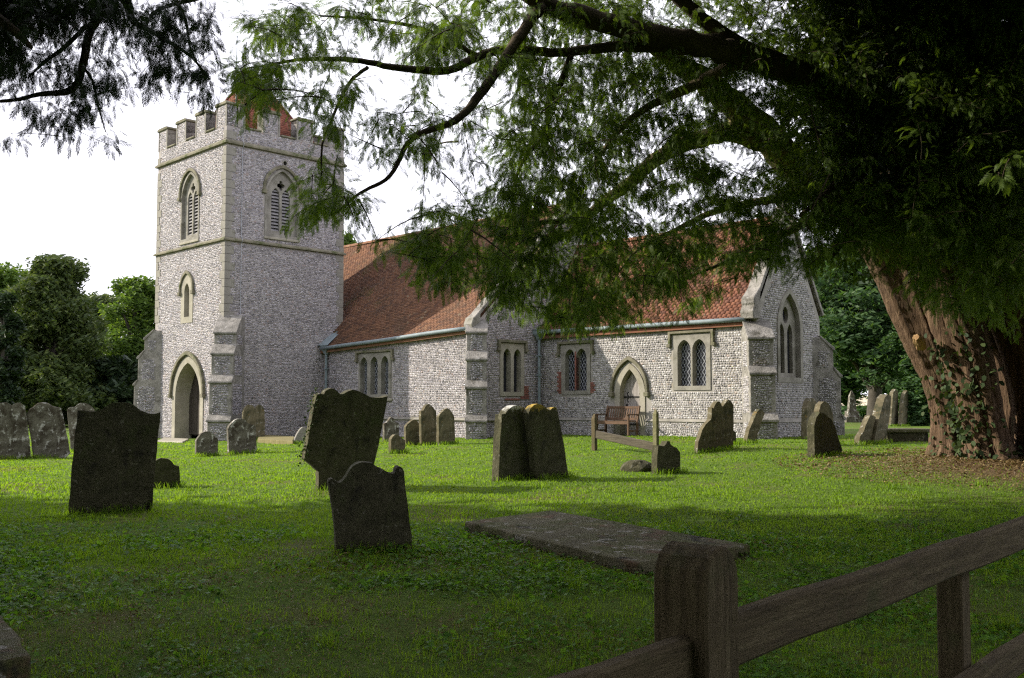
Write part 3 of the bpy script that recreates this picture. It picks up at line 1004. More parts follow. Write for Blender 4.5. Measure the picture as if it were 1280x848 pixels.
def downpipe(e, n, ztop, zbot, parent, sx=0, sy=-1, hopper=True):
    mb = MB(); c = (e + sx * .12, n + sy * .12)
    tube(mb, [(*c, ztop - .2), (*c, ztop - .6), (*c, (ztop + zbot) / 2), (*c, zbot + .2), (c[0] + sx * .12, c[1] + sy * .12, zbot)], [.05] * 5, 10)
    for zz in (ztop - .9, (ztop + zbot) / 2, zbot + .5):
        mb.box((c[0] - .075, c[1] - .065, zz), (c[0] + .075, c[1] + .065, zz + .05))
    p_ = mb.build('downpipe', LEAD, parent)
    if hopper:
        mb = MB()
        vs = [(c[0] + a * r, c[1] + b * r * .9, z) for r, z in ((.06, ztop - .32), (.10, ztop - .22), (.17, ztop - .12), (.17, ztop), (.185, ztop), (.185, ztop + .03)) for a, b in ((-1, -1), (1, -1), (1, 1), (-1, 1))]
        mb.add(vs, [(k * 4 + i, k * 4 + (i + 1) % 4, k * 4 + 4 + (i + 1) % 4, k * 4 + 4 + i) for k in range(5) for i in range(4)] + [(20, 21, 22, 23)])
        mb.build('rainwater_hopper', LEAD, p_)
    return p_
downpipe(.34, NS, 3.42, .1, nave)
mb = MB(); mb.add([(.02, NS - .3, 3.45), (.02, NS + .9, 4.35), (.45, NS + .9, 4.37), (.60, NS - .25, 3.44)], [(0, 3, 2, 1)])
mb.build('lead_flashing', LEAD, nave, recalc=False)
def coping_run(fn, s0, z0, s1, z1, parent, n, wd=.34, th=.11, mat=BUTT):
    for i in range(n):
        a, b = i / n, (i + 1) / n - .012 / max(n, 1)
        pa = (s0 + (s1 - s0) * a, z0 + (z1 - z0) * a); pb = (s0 + (s1 - s0) * b, z0 + (z1 - z0) * b)
        dx, dz = s1 - s0, z1 - z0
        l = math.hypot(dx, dz); nx_, nz_ = -dz / l * th, dx / l * th
        if nz_ < 0: nx_, nz_ = -nx_, -nz_
        mb = MB(); mb.prism([pa, pb, (pb[0] + nx_, pb[1] + nz_), (pa[0] + nx_, pa[1] + nz_)], fn, .06, .06 - wd)
        mb.build('coping_stone', mat, parent, bevel=.012)
kN = (ZR - eave(NE_)) / (AX - NS)
coping_run(fNE, NS - .15, eave(NE_) + .02, AX, ZR + .18, nave, 12)
coping_run(fNE, 2 * AX - NS + .15, eave(NE_) + .02, AX, ZR + .18, nave, 12)
mb = MB(); mb.prism([(NS - .26, 3.55), (NS - .30, 3.78), (NS - .22, 3.98), (NS + .1, 4.2), (NS + .1, 3.55)], fNE, .07, -.34); mb.build('kneeler', LIME, nave, bevel=.02)
mb = MB(); mb.prism([(AX - .2, ZR + .05), (AX - .12, ZR + .35), (AX, ZR + .5), (AX + .12, ZR + .35), (AX + .2, ZR + .05)], fNE, .05, -.27); mb.build('apex_stone', LIME, nave, bevel=.02)

# ---- chancel
CS, CE, ZC = 7.25, 17.20, 6.90
CN = 2 * AX - CS
EC = 3.84
fCS, fCE = southf(CS), eastf(CE)
w1 = rect(9.70, 11.00, 1.50, 3.20)
w2 = rect(14.30, 15.66, 1.60, 3.30)
dr = arch(12.62, .62, -.3, 1.50, 1.0, 9)
we = arch(9.10, .60, 1.98, 3.45, 1.05, 9)
mb = MB()
mb.pierced([(NE_, -.4), (NE_, EC), (CE, EC), (CE, -.4)], [w1, w2, dr], fCS, 0, -.3, back=False, rim=False)
mb.pierced([(CS, -.4), (CS, EC), (AX, ZC), (CN, EC), (CN, -.4)], [we], fCE, 0, -.3, back=False, rim=False)
mb.poly([(CE, CN, -.4), (NE_, CN, -.4), (NE_, CN, EC), (CE, CN, EC)])
chancel = mb.build('chancel', MORTAR_P, church, recalc=False)
plh = rect(0, 20, .64, .74)
flints('flint_facing', rect(NE_, CE - .12, -.1, EC - .12), [rect(9.68, 11.02, 1.46, 3.30), rect(14.28, 15.68, 1.56, 3.42), arch(12.62, .80, -.3, 1.5, 1.2, 9), plh], fCS, FL_CHANCEL, chancel,
       rowh=.066, wmin=.048, wmax=.125, jit=.18, depth=.015)
flints('flint_facing', [(CS + .15, -.1), (CS + .15, EC - .1), (AX, ZC - .35), (CN - .1, EC - .1), (CN - .1, -.1)], [arch(9.10, .74, 1.82, 3.45, 1.22, 9), plh], fCE, FL_CHANCEL, chancel,
       rowh=.066, wmin=.048, wmax=.125, jit=.18, depth=.015)
for fn, a, b in ((fCS, NE_, CE + .05), (fCE, CS, CN)):
    for x0, x1 in (((a, 12.0), (13.24, b)) if fn is fCS else ((a, b),)):
        mb = MB(); mb.prism([(x0, .66), (x0, .74), (x1, .74), (x1, .66)], lambda s, z, d, fn=fn: fn(s, z, d if z < .7 else min(d, .02)), -.01, .085)
        mb.build('plinth', LIME, chancel)
        flints('flint_facing', rect(x0, x1, -.1, .66), [], fn, FL_CHANCEL, chancel, d0=.045)
        mb = MB(); mb.prism(rect(x0, x1, -.4, .658), fn, -.01, .045); mb.build('plinth_wall', MORTAR_P, chancel)
mb = MB(); mb.prism(rect(NE_ + .02, CE - .02, EC - .16, EC - .02), fCS, -.01, .035); mb.build('eaves_stone', LIME_P, chancel)
a_ = window('window', fCS, [(9.71, 1.51), (9.71, 3.19), (10.99, 3.19), (10.99, 1.51)], [arch(10.10, .225, 1.64, 2.74, .30, 6), arch(10.61, .225, 1.64, 2.74, .30, 6)], chancel, mat=LIME)
label_hood(fCS, 9.56, 11.14, 3.30, .36, a_)
mb = MB(); mb.box((10.325, CS - .045, 1.66), (10.385, CS + .1, 2.95)); mb.build('mullion', BRICK, a_)
b_ = window('window', fCS, [(14.31, 1.61), (14.31, 3.29), (15.65, 3.29), (15.65, 1.61)], [arch(14.715, .24, 1.74, 2.82, .32, 6), arch(15.255, .24, 1.74, 2.82, .32, 6)], chancel, mat=LIME)
label_hood(fCS, 14.16, 15.80, 3.42, .40, b_)
for x0 in (9.56, 10.99):
    zz, r_ = 1.55, 0
    while zz < 2.25:
        wd = .13 + .07 * (r_ % 2)
        xx = x0 if x0 > 10 else x0 + .14 - wd
        mb = MB(); mb.prism(rect(xx, xx + wd, zz, zz + .062), fCS, -.01, .026); mb.build('brick', BRICK, chancel)
        zz += .075; r_ += 1
        if x0 > 10 and zz > 1.85: break
# priest's door
mb = MB(); mb.pierced(arch(12.62, .61, -.38, 1.50, .99, 9), [arch(12.62, .40, -.3, 1.50, .80, 9)], fCS, .03, -.30)
pd = mb.build('door', LIME_P, chancel)
pdo = mb = MB()
arch_hood('hood_mould', fCS, 12.62, .66, 1.62, .97, pd, wd=.10, proud=.11)
do = arch(12.62, .405, .16, 1.50, .81, 9)
for k in range(6):
    x0, x1 = 12.62 - .405 + k * .135, 12.62 - .405 + (k + 1) * .135 - .006
    xm = (x0 + x1) / 2
    ztop = max(b for a, b in do if abs(a - xm) < .12)
    mb = MB(); mb.prism([(x0, .16), (x0, min(ztop, 2.31 - abs(x0 - 12.62) * 1.5 if abs(x0 - 12.62) < .3 else ztop)), (x1, min(ztop, 2.31 - abs(x1 - 12.62) * 1.5 if abs(x1 - 12.62) < .3 else ztop)), (x1, .16)], fCS, -.20, -.25 + .004 * (k % 2))
    mb.build('door_board', OAKG, pd)
mb = MB(); mb.prism(do, fCS, -.255, -.28); mb.build('door_backing', OAKD, pd)
for zz in (1.42, .55):
    mb = MB(); mb.bar(fCS(12.22, zz, -.19), fCS(12.96, zz, -.19), .02, .05)
    for s in (12.42, 12.92):
        for sg in (-1, 1):
            mb.bar(fCS(s, zz, -.188), fCS(s - .07, zz + sg * .10, -.188), .016, .025)
            mb.bar(fCS(s - .07, zz + sg * .10, -.188), fCS(s - .01, zz + sg * .16, -.188), .016, .022)
    mb.build('strap_hinge', IRON, pd)
mb = MB(); tube(mb, [fCS(12.34 + .045 * math.cos(a), 1.08 + .045 * math.sin(a), -.175) for a in np.linspace(0, 6.28, 12)], [.009] * 12, 5)
mb.prism(rect(12.30, 12.38, 1.0, 1.2), fCS, -.19, -.20); mb.build('handle', IRON, pd)
mb = MB(); mb.box((12.05, CS - .42, .0), (13.25, CS + .25, .15)); mb.build('doorstep', LIME_P, pd, bevel=.02)
# east window: two lights under a traceried head
lo = arch(9.10, .595, 1.99, 3.45, 1.045, 9)
mb = MB(); mb.pierced(lo, [arch(8.86, .155, 2.12, 3.30, .30, 6), arch(9.34, .155, 2.12, 3.30, .30, 6), [(9.10 + .16 * math.cos(a), 3.86 + .26 * math.sin(a)) for a in np.arange(10) * .628]], fCE, -.13, -.30)
ew = mb.build('east_window', LIME, chancel)
mb = MB(); mb.pierced(arch(9.10, .74, 1.83, 3.45, 1.21, 9), [arch(9.10, .597, 1.985, 3.45, 1.047, 9)], fCE, .03, -.28); mb.build('jamb', LIME, ew)
mb = MB(); mb.prism(lo, fCE, -.24, -.27); mb.build('pane', GLASS, ew)
slope_roof('roof', NE_ + .02, CE - .30, CS, EC + .03, EC + .03, AX, ZC - .1, TILE_C, chancel, over=.14, sag=.04)
gutter([(NE_ + .1 + (CE - NE_ - .35) * i / 6, CS - .21, EC - .185 - .006 * i) for i in range(7)], chancel)
downpipe(NE_ + .13, CS - .12, 3.72, .6, chancel, sx=.3, sy=-1, hopper=True)
coping_run(fCE, CS - .12, EC + .1, AX, ZC + .2, chancel, 7, wd=.42, mat=BUTT)
coping_run(fCE, CN + .12, EC + .1, AX, ZC + .2, chancel, 7, wd=.42, mat=BUTT)
mb = MB(); mb.prism([(CS - .26, 3.62), (CS - .30, 3.84), (CS - .20, 4.02), (CS - .24, 4.06), (CS - .22, 4.24), (CS + .12, 4.55), (CS + .12, 3.62)], fCE, .07, -.36); mb.build('kneeler', BUTT, chancel, bevel=.02)
mb = MB(); mb.prism([(AX - .2, ZC + .05), (AX - .1, ZC + .4), (AX, ZC + .55), (AX + .1, ZC + .4), (AX + .2, ZC + .05)], fCE, .05, -.3); mb.build('apex_stone', BUTT, chancel, bevel=.02)
# pale verge along the nave wall
coping_run(lambda s, z, d: (NE_ + .10 + d, s, z), CS - .1, EC + .05, AX, ZC + .03, chancel, 6, wd=.12, th=.07, mat=LIME)
buttress(CE, CS, DIAG_SE, .72, [(.74, .78), (2.05, .62), (3.05, .46)], chancel, flint=FL_CHANCEL)
buttress(CE, CN, DIAG_NE, .72, [(.74, .62), (2.05, .52), (2.9, .30)], chancel, flint=FL_CHANCEL)
mb = MB(); mb.prism([(8.36, 1.22), (8.36, 1.42), (8.42, 1.48), (8.47, 1.44), (8.47, 1.24)], fNS, .0, .03)
tag(mb.build('wall_tag', surface('sky blue paint', [(.3, (.18, .42, .72)), (.7, (.26, .52, .80))], 6, .5, 0), nave))

# ------------------------------------------------------------------ bench by the chancel door
def bench():
    root = empty('garden_bench', (0, 0, 0))
    L, D, S = 1.32, .50, .43
    for x in (-L / 2 + .03, L / 2 - .03):
        mb = MB(); mb.box((x - .03, -D / 2, 0), (x + .03, -D / 2 + .06, .63)); mb.build('leg', TEAK, root, bevel=.006)
        mb = MB(); mb.bar((x, D / 2 - .03, 0), (x, D / 2 - .03, S), .06, .06, Vector((0, 1, 0))); mb.bar((x, D / 2 - .03, S - .003), (x, D / 2 + .09, .92), .058, .058, Vector((0, 1, 0))); mb.build('leg', TEAK, root)
        mb = MB(); mb.box((x - .035, -D / 2 - .04, .632), (x + .035, D / 2 + .02, .665)); mb.build('armrest', TEAK, root, bevel=.006)
        mb = MB(); mb.box((x - .02, -D / 2 + .061, .12), (x + .02, D / 2 - .061, .17)); mb.build('stretcher', TEAK, root)
    for k in range(5):
        y = -D / 2 + .01 + k * .10
        mb = MB(); mb.box((-L / 2 + .062, y, S - .005), (L / 2 - .062, y + .085, S + .02)); mb.build('seat_slat', TEAK, root, bevel=.004)
    mb = MB(); mb.box((-L / 2 + .062, -D / 2 + .012, S - .08), (L / 2 - .062, -D / 2 + .045, S - .007)); mb.build('seat_rail', TEAK, root)
    for z0, y0 in ((.86, .315), (.50, .225)):
        mb = MB(); mb.box((-L / 2 + .06, y0 - .02, z0 - .03), (L / 2 - .06, y0 + .02, z0 + .045)); mb.build('back_rail', TEAK, root, bevel=.005)
    for k in range(13):
        x = -L / 2 + .11 + k * (L - .22) / 12
        mb = MB(); mb.bar((x, .232, .54), (x, .312, .835), .045, .014, Vector((0, 1, 0))); mb.build('back_slat', TEAK, root)
    return root
bn = bench()
pb = gpt(780, 541)
def chl(e, n):                                             # church axes to world
    k = math.sqrt(.5)
    return Vector((-10.30 + (e + n) * k, 35.0 + (n - e) * k, 0))
bp_ = chl(12.52, 6.70)
bn.location = (bp_.x, bp_.y, float(GB(bp_.x, bp_.y)) + .04)
bn.rotation_euler = (0, 0, R(-45))
tag(bn, 'red brown slatted wooden bench in front of the arched chancel door', 'bench')

# ------------------------------------------------------------------ gravestones
def stone(name, outline, base, label, mat, a=38, th=.11, cat='gravestone', group='gravestones in the churchyard', back=0, rough=.006, Y=None, bury=.25):
    """outline in photograph pixels, laid on an upright plane at the stone's own foot"""
    B = gpt(*base) if Y is None else at(base[0], base[1], Y)
    ca, sa = math.cos(R(a)), math.sin(R(a))
    ux = Vector((ca, sa, 0)); nrm = Vector((sa, -ca, 0))
    pts = []
    for (px, py) in outline:
        d = ray(px, py)
        O = Vector((0, 0, CAMZ))
        t = (B - O).dot(nrm) / d.dot(nrm)
        P = O + d * t
        pts.append(((P - B).dot(ux), P.z - B.z))
    lowest = min(z for s, z in pts)
    pts = [(s, z - bury if z < lowest + .10 else z) for s, z in pts]
    # round the outline slightly with extra points
    fine = []
    n = len(pts)
    for i in range(n):
        p, q = Vector(pts[i]).to_2d(), Vector(pts[(i + 1) % n]).to_2d()
        m = max(1, int((q - p).length / .12))
        for k in range(m):
            r = p.lerp(q, k / m)
            j = rough if k else rough * .3
            fine.append((r.x + random.uniform(-j, j), r.y + random.uniform(-j, j)))
    mb = MB()
    mb.prism(fine, lambda s, z, d: (s, d, z), 0, th)
    o = mb.build(name, mat, None, bevel=min(.014, th * .2))
    o.location = B
    o.rotation_euler = (R(back), 0, R(a))
    s_ = [p[0] for p in pts if p[1] < lowest + .12]
    FEET.append((B.x, B.y, ux.x, ux.y, min(s_), max(s_)))
    return tag(o, label, cat, group)

FEET = []
HS = 'headstone'
stone(HS, [(84, 644), (90, 580), (97, 513), (105, 513), (113, 514.6), (122, 514), (129, 511), (137, 505), (145, 503.3), (153, 503), (162, 504), (168, 507), (175.5, 513), (186, 517), (194, 517.5), (200.5, 515.5), (195, 575), (188, 640)],
      (136, 642), 'big dark headstone with ogee top standing nearest the left edge of the lawn', ST_DARK, 21, .13)
stone(HS, [(191, 610), (192, 579), (196, 575), (201, 572.6), (210, 573.6), (215, 577), (218, 581.6), (224, 583), (225, 595), (227, 608)],
      (209, 609), 'low dark round-shouldered headstone just right of the biggest dark left headstone', ST_DARK, 24, .09)
stone(HS, [(-32, 575), (-32, 512), (-22, 506), (-12, 503), (0, 504), (8, 503), (15, 507), (20, 504), (25, 503.5), (31, 508), (33, 520), (37, 550), (41, 575)],
      (5, 575), 'broad mottled headstone cut by the left edge of the photo', ST_MOT, 26, .12)
stone(HS, [(43, 574.5), (38, 545), (33, 518.5), (36, 512), (41, 509), (47, 504), (53, 503), (60, 504), (66, 508), (76, 510), (79, 520), (84, 545), (88, 567), (70, 572)],
      (66, 573), 'mottled headstone with white lichen spots leaning left against its broad neighbour', ST_MOT, 24, .10)
stone(HS, [(90, 566), (84, 512), (88, 509), (94, 509), (97, 506), (101, 504), (107, 504), (113, 507), (118, 512), (121, 565)],
      (106, 565), 'grey scroll-topped headstone half hidden behind the big dark left headstone', ST_MOT, 26, .10)
stone(HS, [(245, 570), (245.5, 551), (248, 547), (252, 542), (256, 539.8), (260, 539.4), (264, 540.3), (267, 542.5), (270, 547), (272.6, 549), (272.6, 569)],
      (259, 569.5), 'small squat round-topped headstone on the grass before the tower doorway', ST_MOT, 32, .13)
stone(HS, [(287, 568), (285, 536), (287, 532), (290, 528.6), (294, 525), (298, 523.6), (303, 523.4), (306, 525), (310, 529), (313, 530.5), (317, 531), (320, 534), (322, 566)],
      (304, 567), 'lichened headstone with raised round centre below the tower corner buttress', ST_MOT, 34, .12)
stone(HS, [(304, 541), (304, 516), (305.7, 511.5), (308, 508), (311, 506), (315, 506.5), (318, 509), (319.3, 512.5), (321, 508.5), (324, 506), (327, 507), (329.6, 510), (331, 516), (331, 541)],
      (317, 541), 'twin-headed brown headstone close against the tower wall', ST_WARM, 42, .10, Y=34.0)
stone(HS, [(366.5, 555), (369, 548), (371.6, 542.5), (375, 537), (378.4, 534), (381.5, 534), (383.3, 536.3), (382, 545), (379, 554.5)],
      (373, 554.5), 'small pale stone leaning right at the foot of the tower plinth', LIME, 36, .10)
big_lean = stone(HS, [(398, 613), (398, 590), (390, 583), (379.4, 574), (381, 564), (383.4, 553.8), (387, 528), (391, 503.8), (393.5, 493.5), (398, 492), (402, 493), (404, 489), (407, 486.8), (411, 485.5), (415, 486), (419, 489.5), (423, 493), (427, 492),
           (432, 489), (438, 487.3), (443, 488), (448, 490), (455, 493.8), (461, 496.5), (468, 497.2), (475, 497), (482, 495), (478, 520), (472, 556), (467, 580), (464, 598), (460, 606)],
      (430, 611), 'large dark headstone leaning right with ivy on its left edge', ST_DARK, 30, .15, back=4)
stone(HS, [(424, 692), (416, 640), (410, 602), (411.5, 599), (414.7, 597.8), (419, 601), (424, 603.8), (429, 600), (433.4, 594), (436, 588), (439.7, 583), (445, 579.3), (451, 578), (458, 577.8), (464.7, 579), (469, 582), (474, 585), (478, 586.5), (485, 591),
           (490, 592), (492.8, 591), (494, 585), (496.5, 583), (499, 582.8), (502, 585), (504, 589), (509, 630), (515, 672), (515, 684)],
      (470, 689), 'dark carved headstone nearest the camera with a single knob on its right shoulder', ST_DARK, 18, .12, back=3)
stone(HS, [(480.5, 553), (480.5, 530), (485, 527), (487, 524), (489, 521.4), (492, 523), (494, 527), (499, 530), (499, 553)],
      (490, 553), 'grey pointed headstone under the nave window behind a small white-capped one', ST_MOT, 42, .09)
stone(HS, [(489, 567), (489, 549.5), (491, 546), (494, 543.4), (497, 543.6), (500, 545.5), (506.7, 551), (506.7, 567)],
      (498, 567), 'tiny brown headstone with a pale cap before the nave wall stones', ST_WARM, 44, .10)
stone(HS, [(507.4, 556.4), (507.4, 534), (509, 531), (512.3, 528), (515, 526), (518, 524.6), (520, 525.3), (522, 527), (524.5, 530), (527, 533.5), (527, 556)],
      (517, 556.2), 'shortest round-topped stone of the three standing together along the nave wall', ST_WARM, 44, .10)
stone(HS, [(527, 556), (526.5, 514), (529.5, 513), (532, 508), (534, 506), (536.4, 505.3), (539, 506.5), (541, 509), (545.6, 514.7), (546, 556)],
      (536, 556), 'tallest stone of the three standing together along the nave wall', ST_WARM, 44, .11)
stone(HS, [(548.5, 556), (548.5, 521), (550, 518), (553, 515), (556, 512), (559, 510.4), (562, 512), (564.7, 515), (567, 519), (568, 522.5), (569.5, 556)],
      (559, 556), 'pointed ochre stained headstone nearest the nave corner buttress', ST_WARM, 44, .10)
stone(HS, [(622.3, 600), (625, 555), (627.6, 518), (632, 517.4), (635, 513), (638, 510), (642, 507.6), (646, 506.8), (650, 507.5), (654, 509), (658, 513), (661.5, 516.4), (666, 518), (670, 517.6), (669, 560), (667, 600)],
      (645, 600), 'dark upright headstone with white crest, left one of the overlapping pair', ST_WHITE, 46, .16)
stone(HS, [(672, 599), (668, 560), (664, 516), (666, 511), (670, 507), (675.3, 504.8), (680, 506), (684, 508.3), (688, 511.5), (691, 513), (693, 510.5), (695.5, 509), (698.5, 509), (700, 513), (706, 552), (713.5, 597)],
      (692, 598), 'dark headstone with golden lichen on its crest, right one of the overlapping pair', ST_GOLD, 42, .14, back=-3)
stone(HS, [(821.5, 592), (821.5, 572), (823, 557), (829.6, 558), (832.5, 555.5), (834.3, 551.6), (837, 551.6), (838.5, 556), (842, 558.5), (846, 560), (850, 565.5), (851.5, 592)],
      (836, 591.5), 'small dark headstone with a little finial in front of the timber grave rail', ST_DARK, 40, .13)
stone(HS, [(876, 563), (884, 540), (889.4, 522.5), (889.7, 509.5), (892, 510.5), (894, 506), (897, 502), (899.5, 502), (901.5, 505), (903, 509.5), (906, 505), (910.4, 499.4), (914, 502), (917, 507), (917, 535), (916, 561)],
      (900, 562.5), 'jagged twin-peaked dark headstone before the right chancel window', ST_WARM, 40, .12)
stone(HS, [(870, 565.5), (873, 552), (875, 547), (878, 537.4), (882, 531), (886.4, 526.7), (889, 524), (893, 540), (899, 564.5)],
      (884, 565), 'slanting broken stone leaning on the left of the twin-peaked headstone', ST_WARM, 38, .10)
stone(HS, [(914, 557), (914, 541), (917, 537.5), (920.5, 541), (921, 556)], (918, 556), 'stub of stone just right of the twin-peaked headstone', ST_DARK, 40, .10)
stone(HS, [(930, 554.5), (937, 537), (944, 521), (946, 515.5), (950, 511.5), (953.5, 512.5), (956, 517.5), (952, 528), (947, 543), (944, 554.5)],
      (937, 554.5), 'slim headstone leaning far to the right by the chancel corner', ST_WARM, 40, .12)
stone(HS, [(1007, 549), (1009, 510), (1011, 502), (1014, 497.5), (1018, 498.5), (1021, 503), (1021, 520), (1019, 549)],
      (1013, 549), 'upright headstone against the chancel east wall, furthest left beyond the corner', ST_WARM, 48, .16)
stone(HS, [(1018, 570.5), (1018, 532), (1020.5, 522), (1025, 515.5), (1030, 517), (1034.7, 521), (1039, 524), (1043, 531), (1048, 548), (1053, 562), (1050, 570.5)],
      (1034, 570.5), 'dark spreading headstone with sloped shoulders nearest the yew trunk lawn', ST_DARK, 44, .16)
stone(HS, [(1025, 558), (1024, 514), (1026, 506), (1030, 502), (1034, 503), (1037, 506), (1041, 516), (1044, 558)],
      (1034, 557.5), 'headstone standing directly behind the dark spreading headstone', ST_WARM, 46, .14)
stone(HS, [(1072, 555.5), (1075, 546), (1080, 539), (1082.5, 531), (1088, 519.5), (1092, 519.5), (1095, 522), (1091, 538), (1087, 555.5)],
      (1080, 555.5), 'short broken headstone slumped right at the foot of a taller leaning one', ST_WARM, 44, .14)
stone(HS, [(1090, 554.5), (1097, 530), (1103, 508), (1106, 497), (1110, 493), (1114, 495.5), (1113, 515), (1105, 554.5)],
      (1097, 554.5), 'tall headstone leaning right beside the low chest tomb', ST_WARM, 50, .20)
stone(HS, [(1113, 533), (1115.5, 505), (1116.5, 491), (1119.6, 486.5), (1122.5, 489), (1123, 510), (1123, 533)],
      (1118, 533), 'tall narrow headstone behind the chest tomb, left of the two there', ST_WARM, 52, .16)
stone(HS, [(1126, 533), (1129, 505), (1131, 493), (1134, 488.3), (1136.5, 491), (1135.5, 510), (1133.5, 533)],
      (1130, 533), 'tall narrow headstone behind the chest tomb, right of the two there', ST_WARM, 52, .16)

# far pointed monument
p = at(1065, 527, 52)
mb = MB()
for (r0, r1, z0, z1) in ((.42, .42, -.4, .25), (.30, .28, .25, .55), (.20, .13, .55, 1.35), (.13, .03, 1.35, 1.62)):
    vs = [(a * r, b * r, z_) for r, z_ in ((r0, z0), (r1, z1)) for a, b in ((-1, -1), (1, -1), (1, 1), (-1, 1))]
    mb.add(vs, [(0, 1, 5, 4), (1, 2, 6, 5), (2, 3, 7, 6), (3, 0, 4, 7), (4, 5, 6, 7), (3, 2, 1, 0)])
tag(mb.build('grave_monument', ST_MOT, bevel=.01, loc=p), 'distant pale tapering monument under the far trees', 'monument')

# low chest tomb with a slab
p0, p1 = gpt(1106, 553), gpt(1168, 553)
d = (p1 - p0); L = d.length
ct = empty('chest_tomb', (p0 + p1) / 2, math.atan2(d.y, d.x) + R(6))
tag(ct, 'low mossy chest tomb with a flat top beside the yew trunk', 'tomb')
mb = MB(); mb.box((-L / 2 + .08, .06, -.2), (L / 2 - .08, .85, .24)); mb.build('chest', ST_DARK, ct, bevel=.02)
mb = MB(); mb.box((-L / 2, -.03, .243), (L / 2 + .05, .95, .34)); mb.build('slab', ST_LEDGER, ct, bevel=.025)

# ledger stone in the foreground grass
def slab(name, corners, topz, th, mat, label, cat):
    P = []
    for px, py in corners:
        d = ray(px, py)
        g = 0
        for _ in range(20):
            t = (g + topz - CAMZ) / d.z
            g = float(G(d.x * t, d.y * t))
        P.append(Vector((d.x * t, d.y * t, g + topz)))
    c = sum(P, Vector()) / len(P)
    c.z -= topz
    fine = []
    n = len(P)
    for i in range(n):
        a, b = P[i], P[(i + 1) % n]
        m = max(1, int((b - a).length / .16))
        for k in range(m):
            q_ = a.lerp(b, k / m)
            j = .014 if k else .004
            fine.append((q_.x - c.x + random.uniform(-j, j), q_.y - c.y + random.uniform(-j, j), q_.z - c.z))
    mb = MB()
    mb.poly(fine)
    mb.poly([(x, y, z - th * .55) for x, y, z in fine][::-1])
    nn_ = len(fine)
    for i in range(nn_):
        a, b = fine[i], fine[(i + 1) % nn_]
        mb.poly([a, b, (b[0], b[1], b[2] - th * .55), (a[0], a[1], a[2] - th * .55)])
    inn = [(x * .97, y * .97, z - th * .55 - .004) for x, y, z in fine]
    mb.poly(inn[::-1])
    for i in range(nn_):
        a, b = inn[i], inn[(i + 1) % nn_]
        mb.poly([a, b, (b[0], b[1], b[2] - th), (a[0], a[1], a[2] - th)])
    o = mb.build(name, mat, None, bevel=.012, loc=c)
    return tag(o, label, cat)
slab('ledger_slab', [(581, 652), (688, 638), (938, 681), (797, 704)], .11, .26, ST_LEDGER, 'long flat mossy ledger slab lying in the grass before the fence', 'grave slab')
slab('kerb_slab', [(-110, 770), (2, 768), (40, 819), (-70, 840)], .22, .45, ST_LEDGER, 'dark corner of a raised grave slab at the bottom left of the lawn', 'grave slab')
slab('path_slab', [(196, 551), (206, 547), (236, 548.5), (228, 552.5)], .05, .2, LIME_P, 'pale flat paving slab at the tower doorway', 'paving slab')
slab('mossy_kerb', [(322, 549), (326, 543), (368, 546), (366, 551.5)], .12, .4, surface('yellow mossed stone', [(.3, (.13, .115, .045)), (.7, (.22, .19, .09))], 3, .95, .6, 25), 'low yellow mossed kerb at the foot of the tower wall', 'grave kerb')
# lump of stone on the lawn
mb = MB()
bm_v = []
for k in range(5):
    for i in range(9):
        a = i / 9 * 6.283
        r = (.34, .32, .25, .14, .02)[k] * random.uniform(.8, 1.15)
        bm_v.append((r * math.cos(a), r * .7 * math.sin(a), (-.1, .05, .13, .18, .19)[k]))
mb.add(bm_v, [(k * 9 + i, k * 9 + (i + 1) % 9, k * 9 + 9 + (i + 1) % 9, k * 9 + 9 + i) for k in range(4) for i in range(9)] + [tuple(range(36, 45))])
tag(mb.build('field_stone', ST_DARK, loc=gpt(797, 588)), 'rough dark lump of stone on the lawn left of the finial headstone', 'stone')

# timber grave rail
pa, pb2 = gpt(743, 563), gpt(820, 567)
gr = empty('grave_rail', (pa + pb2) / 2, math.atan2(pb2.y - pa.y, pb2.x - pa.x))
Lr = (pb2 - pa).to_2d().length
dz = (pb2.z - pa.z)
tag(gr, 'weathered timber grave rail with two pointed posts and a sloping board', 'grave rail')
for sx, hh in ((-1, .84), (1, .95)):
    x = sx * Lr / 2
    mb = MB(); mb.box((x - .05, -.045, -.3), (x + .05, .045, hh - .10))
    mb.add([(x - .05, -.045, hh - .10), (x + .05, -.045, hh - .10), (x + .05, .045, hh - .10), (x - .05, .045, hh - .10), (x - .02, 0, hh), (x + .02, 0, hh)],
           [(0, 1, 5, 4), (1, 2, 5), (2, 3, 4, 5), (3, 0, 4)])
    mb.build('post', POSTW if sx < 0 else surface('pale lichened post', [(.3, (.09, .088, .042)), (.7, (.21, .195, .11))], 5, .95, .6, 25), gr)
mb = MB(); mb.bar((-Lr / 2 + .05, 0, .37), (Lr / 2 - .05, 0, .14), .06, .18); mb.build('board', RAILW, gr, bevel=.01)

